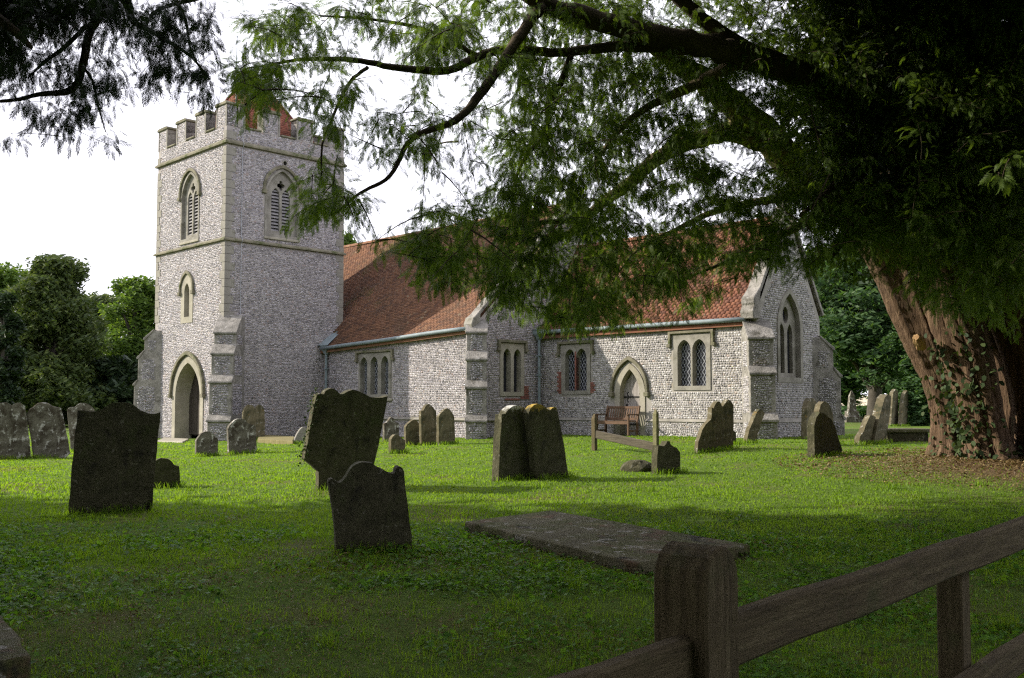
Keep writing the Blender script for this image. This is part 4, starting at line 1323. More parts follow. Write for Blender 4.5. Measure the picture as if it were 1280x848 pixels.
# ------------------------------------------------------------------ foreground fence
fdir = Vector((1.67, 1.83, 0)).normalized()
fp = Vector((.432, 2.33, 0))
fence = empty('post_and_rail_fence', (fp.x, fp.y, float(G(fp.x, fp.y))), math.atan2(fdir.y, fdir.x))
tag(fence, 'dark weathered post and rail fence crossing the lower right corner', 'fence')
gz0 = float(G(fp.x, fp.y))
def fpost(t, top, wd=.145, yoff=0):
    mb = MB()
    h = top - gz0
    prof = []
    for k in range(9):                                    # rounded head
        a = math.pi * k / 8
        prof.append((-wd / 2 * math.cos(a) * 1.0, h - .08 + .08 * math.sin(a)))
    prof = [(-wd / 2, -.5)] + [(-wd / 2, h * f) for f in (.2, .5, .75, .88)] + prof + [(wd / 2, h * f) for f in (.88, .75, .5, .2)] + [(wd / 2, -.5)]
    mb.prism([(t + a, b) for a, b in prof], lambda s, z, d: (s, d + yoff, z), -wd / 2, wd / 2)
    return mb.build('post', POSTW, fence, bevel=.016)
fpost(0, .872)
fpost(1.95, .60, .095, .068)
fpost(3.6, .70, .12, .075)
fpost(-1.75, .86, .14, .0)
def frail(t0, t1, z0, z1, y0, th, ht):
    mb = MB()
    n = 10
    vs = []
    for i in range(n + 1):
        t = t0 + (t1 - t0) * i / n
        zc = z0 + (z1 - z0) * i / n - gz0 + .004 * math.sin(i * 2.1)
        y_ = y0 + .003 * math.sin(i * 1.7)
        vs += [(t, y_ - th / 2, zc - ht / 2), (t, y_ + th / 2, zc - ht / 2), (t, y_ + th / 2, zc + ht / 2), (t, y_ - th / 2, zc + ht / 2)]
    fs = [(i * 4 + k, i * 4 + (k + 1) % 4, i * 4 + 4 + (k + 1) % 4, i * 4 + 4 + k) for i in range(n) for k in range(4)] + [(3, 2, 1, 0), (n * 4, n * 4 + 1, n * 4 + 2, n * 4 + 3)]
    mb.add(vs, fs)
    return mb.build('rail', FENCEW, fence, bevel=.010)
frail(.07, 3.9, .628, .662, -.015, .055, .125)
frail(-1.72, -.035, .585, .60, -.01, .05, .14)
frail(1.1, 3.9, .13, .17, -.01, .05, .14)
frail(-1.72, -.07, .12, .12, -.01, .05, .14)

# ------------------------------------------------------------------ foliage pieces
def spray_template(L=.34, shoots=14, need=6, seed=0, wide=1.1):
    """a flat drooping yew spray: stem, alternate shoots, two ranks of needles"""
    r = random.Random(seed)
    V, Fs = [], []
    def tri(a, b, c):
        n = len(V); V.extend([a, b, c]); Fs.append([n, n + 1, n + 2])
    def droop(x, y):
        return -.55 * x * x / L - .35 * y * y / L
    def P(x, y):
        return (x, y, droop(x, y))
    tri(P(0, -.003), P(0, .003), P(L, 0))
    for k in range(shoots):
        f = (k + .6) / shoots
        sg = 1 if k % 2 else -1
        x0 = f * L * .95
        l = L * (.42 * (1 - .55 * f)) * r.uniform(.75, 1.15)
        ang = r.uniform(.5, .85)
        dx, dy = math.cos(ang), math.sin(ang) * sg
        if k == shoots - 1:
            dx, dy, l = 1, .1, L * .22
        for j in range(need):
            t = (j + .3) / need * l
            bx, by = x0 + dx * t, dy * t
            nl = .034 * wide * r.uniform(.8, 1.2)
            for s2 in (1, -1):
                a2 = .75 * s2
                ex, ey = dx * math.cos(a2) - dy * math.sin(a2), dx * math.sin(a2) + dy * math.cos(a2)
                wx = .0075 * wide
                tri(P(bx - dx * wx * .6, by - dy * wx * .6), P(bx + dx * wx, by + dy * wx), P(bx + ex * nl, by + ey * nl))
    return np.array(V), Fs

def rot_from(xdir, roll):
    """matrices whose first column is xdir; roll about it"""
    x = xdir / np.linalg.norm(xdir, axis=1, keepdims=True)
    up = np.tile(np.array([0, 0, 1.0]), (len(x), 1))
    y = np.cross(up, x)
    ln = np.linalg.norm(y, axis=1, keepdims=True)
    y = np.where(ln < 1e-3, np.array([[0, 1.0, 0]]), y / np.maximum(ln, 1e-3))
    z = np.cross(x, y)
    c, s = np.cos(roll)[:, None], np.sin(roll)[:, None]
    return np.stack([x, y * c + z * s, -y * s + z * c], -1)

TEMPL = []
for k_ in range(4):
    tv_, tf_ = spray_template(seed=k_, L=.30 + .03 * k_)
    me_ = np_mesh('yew_spray', tv_, np.concatenate([np.array(f) for f in tf_]), [3] * len(tf_))
    TEMPL.append(bpy.data.objects.new('yew_spray', me_))       # the spray shapes; scattered, never linked on their own

def spray_crown(pos, dirs, scale, mat, parent):
    """a crown of tens of thousands of sprays: points carrying turn and size, one spray set on each"""
    Mx = rot_from(dirs, rng.normal(0, .55, len(pos)))
    eul = np.stack([np.arctan2(Mx[:, 2, 1], Mx[:, 2, 2]), -np.arcsin(np.clip(Mx[:, 2, 0], -1, 1)), np.arctan2(Mx[:, 1, 0], Mx[:, 0, 0])], -1)
    me = bpy.data.meshes.new('crown')
    me.vertices.add(len(pos))
    me.vertices.foreach_set('co', np.ascontiguousarray(pos, dtype=np.float32).ravel())
    a = me.attributes.new('turn', 'FLOAT_VECTOR', 'POINT'); a.data.foreach_set('vector', eul.astype(np.float32).ravel())
    a = me.attributes.new('size', 'FLOAT', 'POINT'); a.data.foreach_set('value', scale.astype(np.float32))
    a = me.attributes.new('pick', 'INT', 'POINT'); a.data.foreach_set('value', rng.integers(0, 4, len(pos)).astype(np.int32))
    me.update()
    o = link('crown', me, mat, parent)
    g = bpy.data.node_groups.new('scatter sprays', 'GeometryNodeTree')
    g.interface.new_socket('Geometry', in_out='INPUT', socket_type='NodeSocketGeometry')
    g.interface.new_socket('Geometry', in_out='OUTPUT', socket_type='NodeSocketGeometry')
    N_ = g.nodes.new; K = g.links.new
    gi, go, jn = N_('NodeGroupInput'), N_('NodeGroupOutput'), N_('GeometryNodeJoinGeometry')
    m2p = N_('GeometryNodeMeshToPoints')
    K(gi.outputs[0], m2p.inputs['Mesh'])
    def attr(nm, ty):
        n = N_('GeometryNodeInputNamedAttribute'); n.data_type = ty; n.inputs['Name'].default_value = nm
        return n.outputs['Attribute']
    e2r = N_('FunctionNodeEulerToRotation'); K(attr('turn', 'FLOAT_VECTOR'), e2r.inputs[0])
    sz, pk = attr('size', 'FLOAT'), attr('pick', 'INT')
    for q in range(4):
        cmp_ = N_('FunctionNodeCompare'); cmp_.data_type = 'INT'; cmp_.operation = 'EQUAL'
        ai, bi = [x for x in cmp_.inputs if x.type == 'INT'][:2]
        K(pk, ai); bi.default_value = q
        oi = N_('GeometryNodeObjectInfo'); oi.inputs['Object'].default_value = TEMPL[q]
        sm = N_('GeometryNodeSetMaterial'); sm.inputs['Material'].default_value = mat
        K(oi.outputs['Geometry'], sm.inputs['Geometry'])
        ip_ = N_('GeometryNodeInstanceOnPoints')
        K(m2p.outputs[0], ip_.inputs['Points']); K(cmp_.outputs[0], ip_.inputs['Selection'])
        K(sm.outputs[0], ip_.inputs['Instance']); K(e2r.outputs[0], ip_.inputs['Rotation']); K(sz, ip_.inputs['Scale'])
        K(ip_.outputs[0], jn.inputs[0])
    K(jn.outputs[0], go.inputs[0])
    md = o.modifiers.new('sprays', 'NODES'); md.node_group = g
    return tag(o, kind='stuff')

def field(px, py, blobs, gaps):
    d = np.zeros(len(px))
    for cx, cy, rx, ry, w_ in blobs:
        q_ = ((px - cx) / rx) ** 2 + ((py - cy) / ry) ** 2
        d = np.maximum(d, w_ * np.clip(1.25 - q_, 0, 1))
    for cx, cy, rx, ry in gaps:
        q_ = ((px - cx) / rx) ** 2 + ((py - cy) / ry) ** 2
        d *= np.clip(q_ * .9 - .25, 0, 1)
    return d

def grow(centres, limbs, twigs, sprays_per, reach, seed, tw=.011, sc=(.75, 1.25), droop=.45):
    """twigs grow out from limbs and from twigs already grown; sprays hang along them"""
    base = np.array([tuple(p) for l in limbs for p in l])
    n0 = len(base)
    LP = np.zeros((n0 + len(centres) * 5, 3)); LP[:n0] = base
    cnt = n0
    first = np.array([((base - c) ** 2).sum(1).min() for c in centres])
    pos, dirs, scl = [], [], []
    for ci in np.argsort(first):
        c = centres[ci]
        q_ = LP[:cnt]
        d2 = ((q_ - c) ** 2).sum(1) + 1.0 * np.maximum(0, c[2] - q_[:, 2]) ** 2
        j = int(np.argmin(d2))
        a = q_[j].copy()
        d = c - a
        L = np.linalg.norm(d)
        if L < .04: continue
        h = d / L
        tip = c + h * .25 * reach + np.array([0, 0, -.10 * reach])
        mid = a + d * .5 + rng.normal(0, .08 * L, 3) + np.array([0, 0, .08 * L])
        ts = np.linspace(0, 1, 5)
        pts = [(1 - t) ** 2 * a + 2 * t * (1 - t) * mid + t * t * tip for t in ts]
        r0 = tw * (.45 + .8 * min(L, 2.5))
        tube(twigs, pts, [r0 * (1 - .75 * t) for t in ts], 4)
        LP[cnt:cnt + 4] = np.array(pts[1:]); cnt += 4
        n = rng.poisson(sprays_per)
        for k in range(n):
            t = 1 - min(1, .8 * reach / max(L, .3)) * rng.random()
            p = (1 - t) ** 2 * a + 2 * t * (1 - t) * mid + t * t * tip
            tang = tip - mid
            tang /= np.linalg.norm(tang) + 1e-6
            side = np.array([rng.normal(), rng.normal(), rng.normal() * .5])
            side /= np.linalg.norm(side)
            dr_ = tang * .55 + side * .8 + np.array([0, 0, -droop * rng.uniform(.0, 1.8)])
            off = side * rng.random() * .30 * reach
            pos.append(p + off); dirs.append(dr_); scl.append(rng.uniform(*sc))
    return np.array(pos), np.array(dirs), np.array(scl)

def coarse(pos, size, squash=1.0, blades=7):
    """loose leaf clumps: irregular six-pointed blades"""
    tv = []
    tf = []
    for k in range(blades):
        a = rng.uniform(0, 6.28); b = rng.uniform(-.9, .9)
        c0 = rng.normal(0, .35, 3)
        u = np.array([math.cos(a) * math.cos(b), math.sin(a) * math.cos(b), math.sin(b)])
        v = np.cross(u, rng.normal(0, 1, 3)); v /= np.linalg.norm(v)
        n = len(tv)
        tv += [c0 - u * .5, c0 + v * .18 - u * .1, c0 + u * .55, c0 - v * .18 - u * .1]
        tf.append([n, n + 1, n + 2, n + 3])
    k = len(pos)
    th = rng.uniform(0, 6.28, k)
    M_ = np.zeros((k, 3, 3)); s = size * rng.uniform(.7, 1.3, k)
    M_[:, 0, 0] = np.cos(th) * s; M_[:, 0, 1] = -np.sin(th) * s; M_[:, 1, 0] = np.sin(th) * s; M_[:, 1, 1] = np.cos(th) * s; M_[:, 2, 2] = s * squash
    return replicate(np.array(tv), tf, M_, pos)

# ivy on the leaning headstone
ed_ = [v.co.copy() for v in big_lean.data.vertices if v.co.z > .45]
smin = min(v.x for v in ed_)
ed_ = [v for v in ed_ if v.x < smin + .22]
n_ = 150
bp3 = np.array([tuple(random.choice(ed_)) for _ in range(n_)]) + rng.normal(0, 1, (n_, 3)) * np.array([.035, .03, .06])
lf_ = np.array([(0, 0, 0), (.022, .02, .004), (.05, 0, -.004), (.022, -.02, .004)])
V, F, C = replicate(lf_, [[0, 1, 2, 3]], rot_from(rng.normal(0, .7, (n_, 3)) + np.array([-.3, -.2, -.7]), rng.normal(0, .8, n_)) * rng.uniform(.6, 1.2, n_)[:, None, None], bp3)
tag(link('ivy', np_mesh('ivy', V, F, C), IVY, big_lean), kind='stuff')

# ------------------------------------------------------------------ the great yew on the right
yb = gpt(1262, 579)
yew = empty('yew_tree', yb)
tag(yew, 'ancient yew with a thick leaning reddish trunk and limbs sweeping over the church', 'tree')
yl = lambda p: Vector(p) - yb
YT = yb.y
def flute(th, i, k=1.0, ph=0.0):
    v = .10 * math.sin(5 * th + .03 * i + ph) + .07 * math.sin(8 * th - .035 * i + 1 + ph) + .05 * math.sin(14 * th + .04 * i) + .03 * math.sin(23 * th + .06 * i + ph) + .02 * math.sin(37 * th - .05 * i)
    return 1 + k * v + .02 * math.sin(i * .35 + th * 2 + ph)
mb = MB()
STRANDS = [  # photograph x, y, distance added, radius
    [(1286, 640, 1.9, 1.65), (1290, 579, 1.9, 1.45), (1296, 505, 1.9, 1.35), (1285, 440, 1.9, 1.40), (1262, 380, 1.9, 1.50), (1235, 320, 1.9, 1.6), (1210, 260, 1.9, 1.6), (1185, 180, 1.9, 1.4), (1170, 90, 1.9, 1.2), (1165, 0, 1.9, 1.0), (1160, -90, 1.9, .8)],
    [(1196, 612, .8, .62), (1192, 580, .75, .50), (1191, 545, .7, .36), (1188, 512, .7, .34), (1178, 470, .7, .36), (1160, 430, .7, .40), (1142, 385, .7, .44), (1120, 330, .7, .50), (1098, 290, .6, .50), (1070, 255, .4, .45)],
    [(1258, 620, -.35, .66), (1240, 582, -.25, .46), (1232, 545, -.2, .37), (1221, 500, -.15, .37), (1206, 445, -.05, .42), (1190, 395, .1, .46), (1172, 340, .3, .50), (1152, 280, .5, .50), (1120, 220, .6, .45)],
    [(1296, 620, .1, .60), (1298, 580, .2, .45), (1294, 500, .3, .40), (1278, 430, .4, .42), (1252, 360, .5, .48), (1220, 290, .6, .50), (1200, 200, .8, .45)],
]
for si, st in enumerate(STRANDS):
    pts, rad = smooth_path([yl(at(x, y, YT + dd)) for x, y, dd, r in st], [r for x, y, dd, r in st], 9)
    n_ = 90 if si == 0 else 56
    pts = [p + Vector((random.gauss(0, .005), random.gauss(0, .005), 0)) for p in pts]
    tube(mb, pts, rad, n_, .004, lambda th, i, si=si: flute(th, i, 1.0 if si == 0 else 1.0, si * 1.7), 4 + si)
trunk = mb.build('trunk', YEWBARK, yew, smooth=True, recalc=True)
LIMBS = [
    ([(1110, 320, YT + .6, .30), (1085, 282, YT - .1, .38), (1050, 258, YT - 1.0, .38), (1010, 228, 16.5, .36), (960, 170, 15.8, .32), (905, 120, 15, .25), (850, 80, 14.3, .18), (790, 40, 13.6, .12)], LIMBBARK),
    ([(1200, 230, YT + 1, .5), (1110, 160, 15.5, .40), (1000, 92, 13.8, .25), (930, 72, 13, .22), (870, 54, 12.5, .19), (800, 40, 12.2, .17), (740, 24, 12, .16), (670, 0, 11.6, .12), (600, -40, 11, .08)], DARKBARK),
    ([(676, 8, 11.6, .10), (640, 60, 11.3, .085), (600, 120, 11.0, .07), (570, 150, 10.8, .055), (515, 174, 10.6, .04), (488, 220, 10.5, .03), (450, 242, 10.4, .022), (418, 268, 10.3, .012)], DARKBARK),
    ([(860, 62, 12.6, .10), (780, 58, 12.3, .085), (700, 66, 12, .075), (640, 62, 11.8, .07), (600, 70, 11.6, .065), (560, 88, 11.4, .062), (500, 85, 11.2, .052), (440, 75, 11, .04), (380, 74, 10.9, .028), (325, 84, 10.8, .014)], DARKBARK),
    ([(460, 84, 11.05, .03), (440, 100, 11, .027), (425, 125, 11, .024), (415, 150, 10.9, .02), (403, 180, 10.9, .017), (402, 220, 10.8, .010)], DARKBARK),
    ([(714, 68, 12, .055), (700, 105, 12.1, .05), (685, 130, 12.2, .043), (682, 165, 12.3, .036), (655, 200, 12.4, .028), (640, 238, 12.5, .014)], DARKBARK),
    ([(970, 185, 15.9, .26), (920, 165, 15.4, .20), (885, 172, 15.1, .17), (830, 192, 14.7, .15), (795, 222, 14.4, .12), (735, 269, 14, .085), (715, 290, 13.8, .07), (682, 306, 13.6, .055), (660, 332, 13.4, .04), (612, 358, 13.2, .018)], LIMBBARK),
    ([(722, 276, 13.9, .05), (680, 278, 13.6, .045), (630, 286, 13.3, .04), (600, 281, 13.1, .028), (565, 268, 12.9, .014)], DARKBARK),
    ([(634, 286, 13.3, .028), (620, 318, 13.2, .022), (590, 334, 13.1, .018), (555, 340, 13, .010)], DARKBARK),
    ([(1010, 240, 16.5, .12), (960, 250, 15.8, .09), (900, 262, 15.2, .07), (850, 285, 14.8, .05), (800, 310, 14.4, .03), (770, 345, 14.2, .015)], LIMBBARK),
    ([(1040, 262, 16.8, .13), (985, 290, 16, .09), (940, 310, 15.4, .06), (890, 335, 15, .03), (850, 350, 14.8, .015)], DARKBARK),
    ([(930, 74, 13, .13), (860, 110, 13, .09), (800, 140, 13, .06), (760, 180, 13, .04), (740, 215, 13, .02)], LIMBBARK),
    ([(985, 86, 13.6, .10), (900, 40, 12.9, .12), (840, -10, 12.6, .12), (780, -60, 12.2, .10)], DARKBARK),
    ([(600, 72, 11.6, .04), (540, 40, 11.3, .03), (470, 25, 11, .022), (400, 20, 10.8, .012)], DARKBARK),
    ([(1160, 200, YT + .6, .25), (1130, 230, 16.5, .16), (1080, 270, 15, .10), (1040, 320, 13.8, .04)], DARKBARK),
    ([(1230, 130, YT + .6, .25), (1225, 190, 16, .14), (1235, 260, 14, .09), (1240, 330, 13.2, .04)], DARKBARK),
    ([(1100, 150, 15, .2), (1080, 190, 14.2, .12), (1040, 235, 13.6, .06), (1000, 270, 13.2, .03)], DARKBARK),
]
limb_pts = []
for spec_, lm in LIMBS:
    P, rr_ = smooth_path([yl(at(x, y, Y_)) for x, y, Y_, r in spec_], [r for x, y, Y_, r in spec_], 6)
    k_ = 14 if rr_[0] > .15 else 7
    rr_ = [r_ * .78 for r_ in rr_]
    P = [p + Vector((random.uniform(-1, 1), random.uniform(-1, 1), random.uniform(-1, 1))) * r_ * .16 for p, r_ in zip(P, rr_)]
    mb = MB(); tube(mb, P, rr_, k_, .07, None, len(limb_pts))
    mb.build('limb', lm, yew, smooth=True)
    limb_pts.append(P)
BLOBS = [(1130, 120, 210, 220, 3.0), (1240, 280, 110, 120, 3.0), (1030, 60, 150, 110, 2.8), (1040, 260, 110, 80, 2.8), (980, 292, 85, 50, 2.4), (975, 305, 42, 42, 2.6), (1075, 280, 70, 45, 2.2),
         (850, 100, 140, 120, 2.1), (760, 150, 120, 130, 2.1), (870, 265, 110, 90, 1.9), (770, 295, 90, 62, 1.7), (765, 365, 45, 42, 1.7), (690, 360, 80, 48, 1.8),
         (850, 345, 60, 42, 1.4), (600, 308, 95, 55, 2.0), (555, 338, 55, 30, 1.5), (645, 230, 62, 72, 1.6), (690, 180, 90, 90, 1.5), (620, 40, 130, 75, 1.25), (500, 45, 120, 55, .9),
         (400, 42, 100, 46, .85), (350, 60, 38, 36, .8), (320, 98, 27, 36, 1.7), (352, 112, 24, 28, .7), (395, 130, 40, 30, .35), (404, 240, 24, 40, 1.6), (388, 262, 22, 18, 1.0), (500, 170, 80, 62, .5), (450, 135, 60, 40, .42),
         (545, 160, 70, 60, .6), (475, 288, 50, 18, .45), (440, 240, 40, 40, .5), (560, 255, 45, 22, 1.1), (930, 220, 100, 100, 1.9), (900, 20, 130, 80, 1.8), (740, 30, 130, 70, 1.8), (700, 85, 80, 60, 1.5)]
GAPS = [(575, 220, 30, 34), (715, 205, 18, 16), (890, 190, 20, 14), (925, 200, 22, 14), (835, 252, 14, 10), (994, 275, 13, 18), (620, 110, 26, 18), (545, 122, 26, 18), (470, 112, 20, 16),
        (735, 45, 16, 9), (1005, 305, 16, 12), (900, 120, 14, 8), (530, 230, 30, 25), (455, 190, 25, 22), (940, 160, 12, 14), (360, 105, 12, 10), (700, 330, 12, 10), (745, 150, 10, 12)]
def sample(n, x0, x1, y0, y1, blobs, gaps, wmax, clump=None):
    px = rng.uniform(x0, x1, n); py = rng.uniform(y0, y1, n)
    d = field(px, py, blobs, gaps)
    if clump:
        d = d * (.5 + 1.0 * vnoise(px / clump, py / clump, 21))
    k = rng.random(n) * wmax < d
    return px[k], py[k]
px, py = sample(9500, 285, 1330, -60, 420, BLOBS, GAPS, 3.5, 34)
depth = np.interp(px, [290, 420, 520, 640, 760, 900, 1050, 1250], [10.8, 10.6, 11.0, 12.2, 13.3, 14.3, 14.4, 13.6]) + rng.normal(0, .8, len(px))
cen = np.array([tuple(yl(at(a, b, c))) for a, b, c in zip(px, py, depth)])
twigs = MB()
pos, dirs, scl = grow(cen, limb_pts, twigs, 21.0, .58, 3, sc=(.19, .42), droop=.20)
tw_me = twigs.build('twigs', DARKBARK, yew, recalc=False)
cro = spray_crown(pos, dirs, scl, YEW, yew)
tag(cro, kind='stuff'); tag(col.objects['twigs'], kind='stuff')
# the crown goes on above and to the right
k = 5200
th = rng.uniform(0, 6.283, k); rr0 = np.sqrt(rng.random(k)) * 8.0
cz = rng.uniform(0, 1, k)
up_ = np.stack([9.5 + rr0 * np.cos(th), 17.0 + rr0 * .85 * np.sin(th), 6.4 + 7.5 * cz * (1 - (rr0 / 8.6) ** 2)], -1)
vis = np.abs(up_[:, 0] / up_[:, 1]) < .60
top = 1.2 + (up_[:, 1]) * ((505 + 15) / FPX)
keep = (~vis) | (up_[:, 2] > top + .9)
over_ = np.stack([rng.uniform(1.0, 15, 10500), rng.uniform(5.5, 17.5, 10500), rng.uniform(4.5, 11.5, 10500)], -1)  # unseen clumps added above the frame to block sun and sky
over_ = np.concatenate([over_, np.stack([rng.uniform(1.2, 8.5, 3500), rng.uniform(11, 17.5, 3500), rng.uniform(6.5, 11.5, 3500)], -1)])
over_ = over_[(over_[:, 0] / over_[:, 1] > .09) & (over_[:, 2] > 1.2 + over_[:, 1] * ((505 + 25) / FPX) + 1.15) & (over_[:, 2] < 8.5 + over_[:, 1] * .12)]
mass = np.stack([rng.uniform(4.5, 13.5, 16000), rng.uniform(13.0, 18.5, 16000), rng.uniform(4.0, 9.5, 16000)], -1)
mpx = CXP + FPX * mass[:, 0] / mass[:, 1]; mpy = 505 - FPX * (mass[:, 2] - 1.2) / mass[:, 1]
mass = mass[(mpx > 985 + .25 * np.abs(mpy - 120) + 30 * rng.normal(size=len(mpx))) & (mpy < 272 + np.clip((mpx - 1080) * .40, 0, 75) + 12 * rng.normal(size=len(mpx)))]
lowr = np.stack([rng.uniform(10, 17, 1500), rng.uniform(13.5, 23, 1500), rng.uniform(3.2, 7.5, 1500)], -1)
lowr = lowr[(lowr[:, 0] / lowr[:, 1] > .60)]
back_ = np.stack([rng.uniform(8.2, 14, 4500), rng.uniform(18.5, 23.0, 4500), rng.uniform(3.9, 9, 4500)], -1)
back_ = back_[back_[:, 0] / back_[:, 1] > .335 + .02 * rng.normal(size=len(back_))]
mass_local = mass - np.array(tuple(yb))
V, F, C = coarse(mass_local, .15, 1.0, 7)
tag(link('crown', np_mesh('crown', V, F, C), YEWL, yew), kind='stuff')  # dark clumps hold the shade of the right crown in their colour
allp = np.concatenate([over_, up_[keep], lowr]) - np.array(tuple(yb))
V, F, C = merge([coarse(allp, .60, 1.0, 4), coarse(back_ - np.array(tuple(yb)), .24, 1.0, 7)])
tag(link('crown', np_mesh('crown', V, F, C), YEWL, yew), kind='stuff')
# ivy on the trunk, broken branch stub
ivp, ivd = [], []
tv = np.array([v.co[:] for v in trunk.data.vertices]); tn = np.array([v.normal[:] for v in trunk.data.vertices])
wv = tv + np.array(tuple(yb))
pxs = CXP + FPX * wv[:, 0] / (wv[:, 1] * CP + (wv[:, 2] - CAMZ) * SP)
pys = 505 - FPX * (wv[:, 2] - CAMZ) / wv[:, 1]
sel = np.nonzero((tn[:, 1] < .2) & (pys > 400) & (pys < 590) & (pxs < 1280))[0]
wgt = np.exp(-((pxs[sel] - (1196 + (pys[sel] - 420) * .10)) / 26) ** 2) * np.clip((pys[sel] - 395) / 60, 0, 1) + .6 * np.exp(-((pys[sel] - 578) / 14) ** 2)
pick = rng.choice(sel, 1500, p=wgt / wgt.sum())
leaf = np.array([(0, 0, 0), (.03, .035, .006), (.085, .03, 0), (.11, 0, -.01), (.085, -.03, 0), (.03, -.035, .006)])
ip = tv[pick] + tn[pick] * rng.uniform(.01, .09, (1500, 1)) + rng.normal(0, .07, (1500, 3))
idr = rng.normal(0, .6, (1500, 3)) + np.array([0, 0, -.8]) + tn[pick] * .5
V, F, C = replicate(leaf, [[0, 1, 2, 3, 4, 5]], rot_from(idr, rng.normal(0, .8, 1500)) * rng.uniform(.7, 1.3, 1500)[:, None, None], ip)
tag(link('ivy', np_mesh('ivy', V, F, C), IVY, yew), kind='stuff')
sb = yl(at(1146, 424, YT - .25))
mb = MB(); tube(mb, [sb + Vector((.2, .3, -.10)), sb + Vector((.06, .06, -.02)), sb + Vector((-.05, -.07, .03))], [.12, .10, .055], 12, .28, None, 3)
mb.build('broken_stub', surface('split pale wood', [(.3, (.26, .15, .07)), (.7, (.45, .30, .15))], 8, .9, .7, 30), yew)

# ------------------------------------------------------------------ the yew on the left: trunk out of frame, branches hanging in
lb = Vector((-10.6, 4.8, float(G(-10.6, 4.8))))
ly = empty('yew_tree', lb)
tag(ly, 'yew whose dark branches hang into the upper left of the sky', 'tree')
ll = lambda p: Vector(p) - lb
mb = MB()
P, rr_ = smooth_path([(0, 0, -.4), (.1, .1, 1.2), (.3, .2, 3), (.5, .4, 5.2), (.6, .5, 8), (.5, .4, 10)], [.95, .75, .68, .5, .3, .12], 5)
tube(mb, P, rr_, 30, .02, lambda th, i: 1 + .08 * math.sin(5 * th + .1 * i) + .05 * math.sin(9 * th), 1)
mb.build('trunk', YEWBARK, ly, smooth=True)
LL = [[(-420, -190, 6.2, .16), (-200, -120, 6.6, .12), (0, -40, 7.0, .09), (120, -20, 7.2, .05), (135, 0, 7.2, .036), (112, 40, 7.3, .032), (104, 80, 7.3, .03), (90, 112, 7.3, .026), (50, 118, 7.3, .018), (20, 125, 7.2, .014), (-20, 128, 7.1, .010)],
      [(110, 30, 7.3, .018), (80, 60, 7.3, .016), (55, 78, 7.3, .012), (38, 95, 7.2, .006)],
      [(-50, -60, 7.0, .07), (140, -10, 7.5, .04), (165, 25, 7.6, .028), (190, 40, 7.6, .02), (215, 55, 7.7, .016), (240, 72, 7.7, .012), (262, 100, 7.7, .006)],
      [(140, -40, 7.4, .04), (250, -8, 7.8, .02), (215, 6, 7.8, .016), (190, 18, 7.7, .012), (180, 45, 7.7, .006)],
      [(100, 80, 7.3, .014), (115, 100, 7.3, .010), (122, 130, 7.3, .007), (132, 165, 7.3, .004)],
      [(200, -30, 7.7, .03), (230, 20, 7.8, .014), (238, 60, 7.8, .008), (255, 95, 7.8, .004)],
      [(-60, -40, 6.8, .09), (-20, 10, 6.6, .05), (20, 40, 6.5, .03), (40, 60, 6.5, .012)]]
lpts = []
for spec_ in LL:
    P, rr_ = smooth_path([ll(at(x, y, Y_)) for x, y, Y_, r in spec_], [r for x, y, Y_, r in spec_], 6)
    mb = MB(); tube(mb, P, rr_, 7, .08, None, 2); mb.build('limb', DARKBARK, ly, smooth=True)
    lpts.append(P)
mb = MB()                                                   # the big bough the hanging branches spring from
P, rr_ = smooth_path([(.4, .3, 4.2), (2.2, .9, 4.9), (4.2, 1.3, 5.2), tuple(lpts[0][0])], [.34, .26, .2, .15], 5)
tube(mb, P, rr_, 10, .05); mb.build('limb', DARKBARK, ly, smooth=True)
BL2 = [(30, 8, 90, 42, 3.6), (6, 40, 38, 40, 3.2), (110, 0, 60, 26, 2.2), (55, 85, 60, 40, .75), (90, 115, 40, 30, .7), (30, 125, 50, 22, .55), (75, 150, 35, 25, .6), (8, 165, 14, 25, .4), (130, 150, 14, 42, .5), (140, 50, 45, 35, .9),
       (165, 25, 40, 30, .9), (195, 45, 40, 35, .9), (190, 85, 22, 30, .7), (160, 95, 25, 22, .5), (235, 60, 32, 50, .85), (250, 110, 26, 32, .7), (265, 30, 18, 30, .6), (225, 10, 45, 25, .8), (115, 75, 30, 35, .5)]
px, py = sample(3000, -90, 285, -50, 205, BL2, [(48, 45, 18, 11), (140, 32, 9, 9), (90, 60, 12, 12), (60, 105, 12, 8), (210, 110, 14, 20), (100, 150, 10, 8), (155, 65, 10, 9), (20, 95, 14, 8)], 3.4, 30)
cen = np.array([tuple(ll(at(a, b, c))) for a, b, c in zip(px, py, 7.2 + rng.normal(0, .35, len(px)))])
tw2 = MB()
pos, dirs, scl = grow(cen, lpts, tw2, 9.0, .28, 5, tw=.0045, sc=(.15, .33), droop=.45)
tag(tw2.build('twigs', DARKBARK, ly, recalc=False), kind='stuff')
spray_crown(pos, dirs, scl, YEWL, ly)

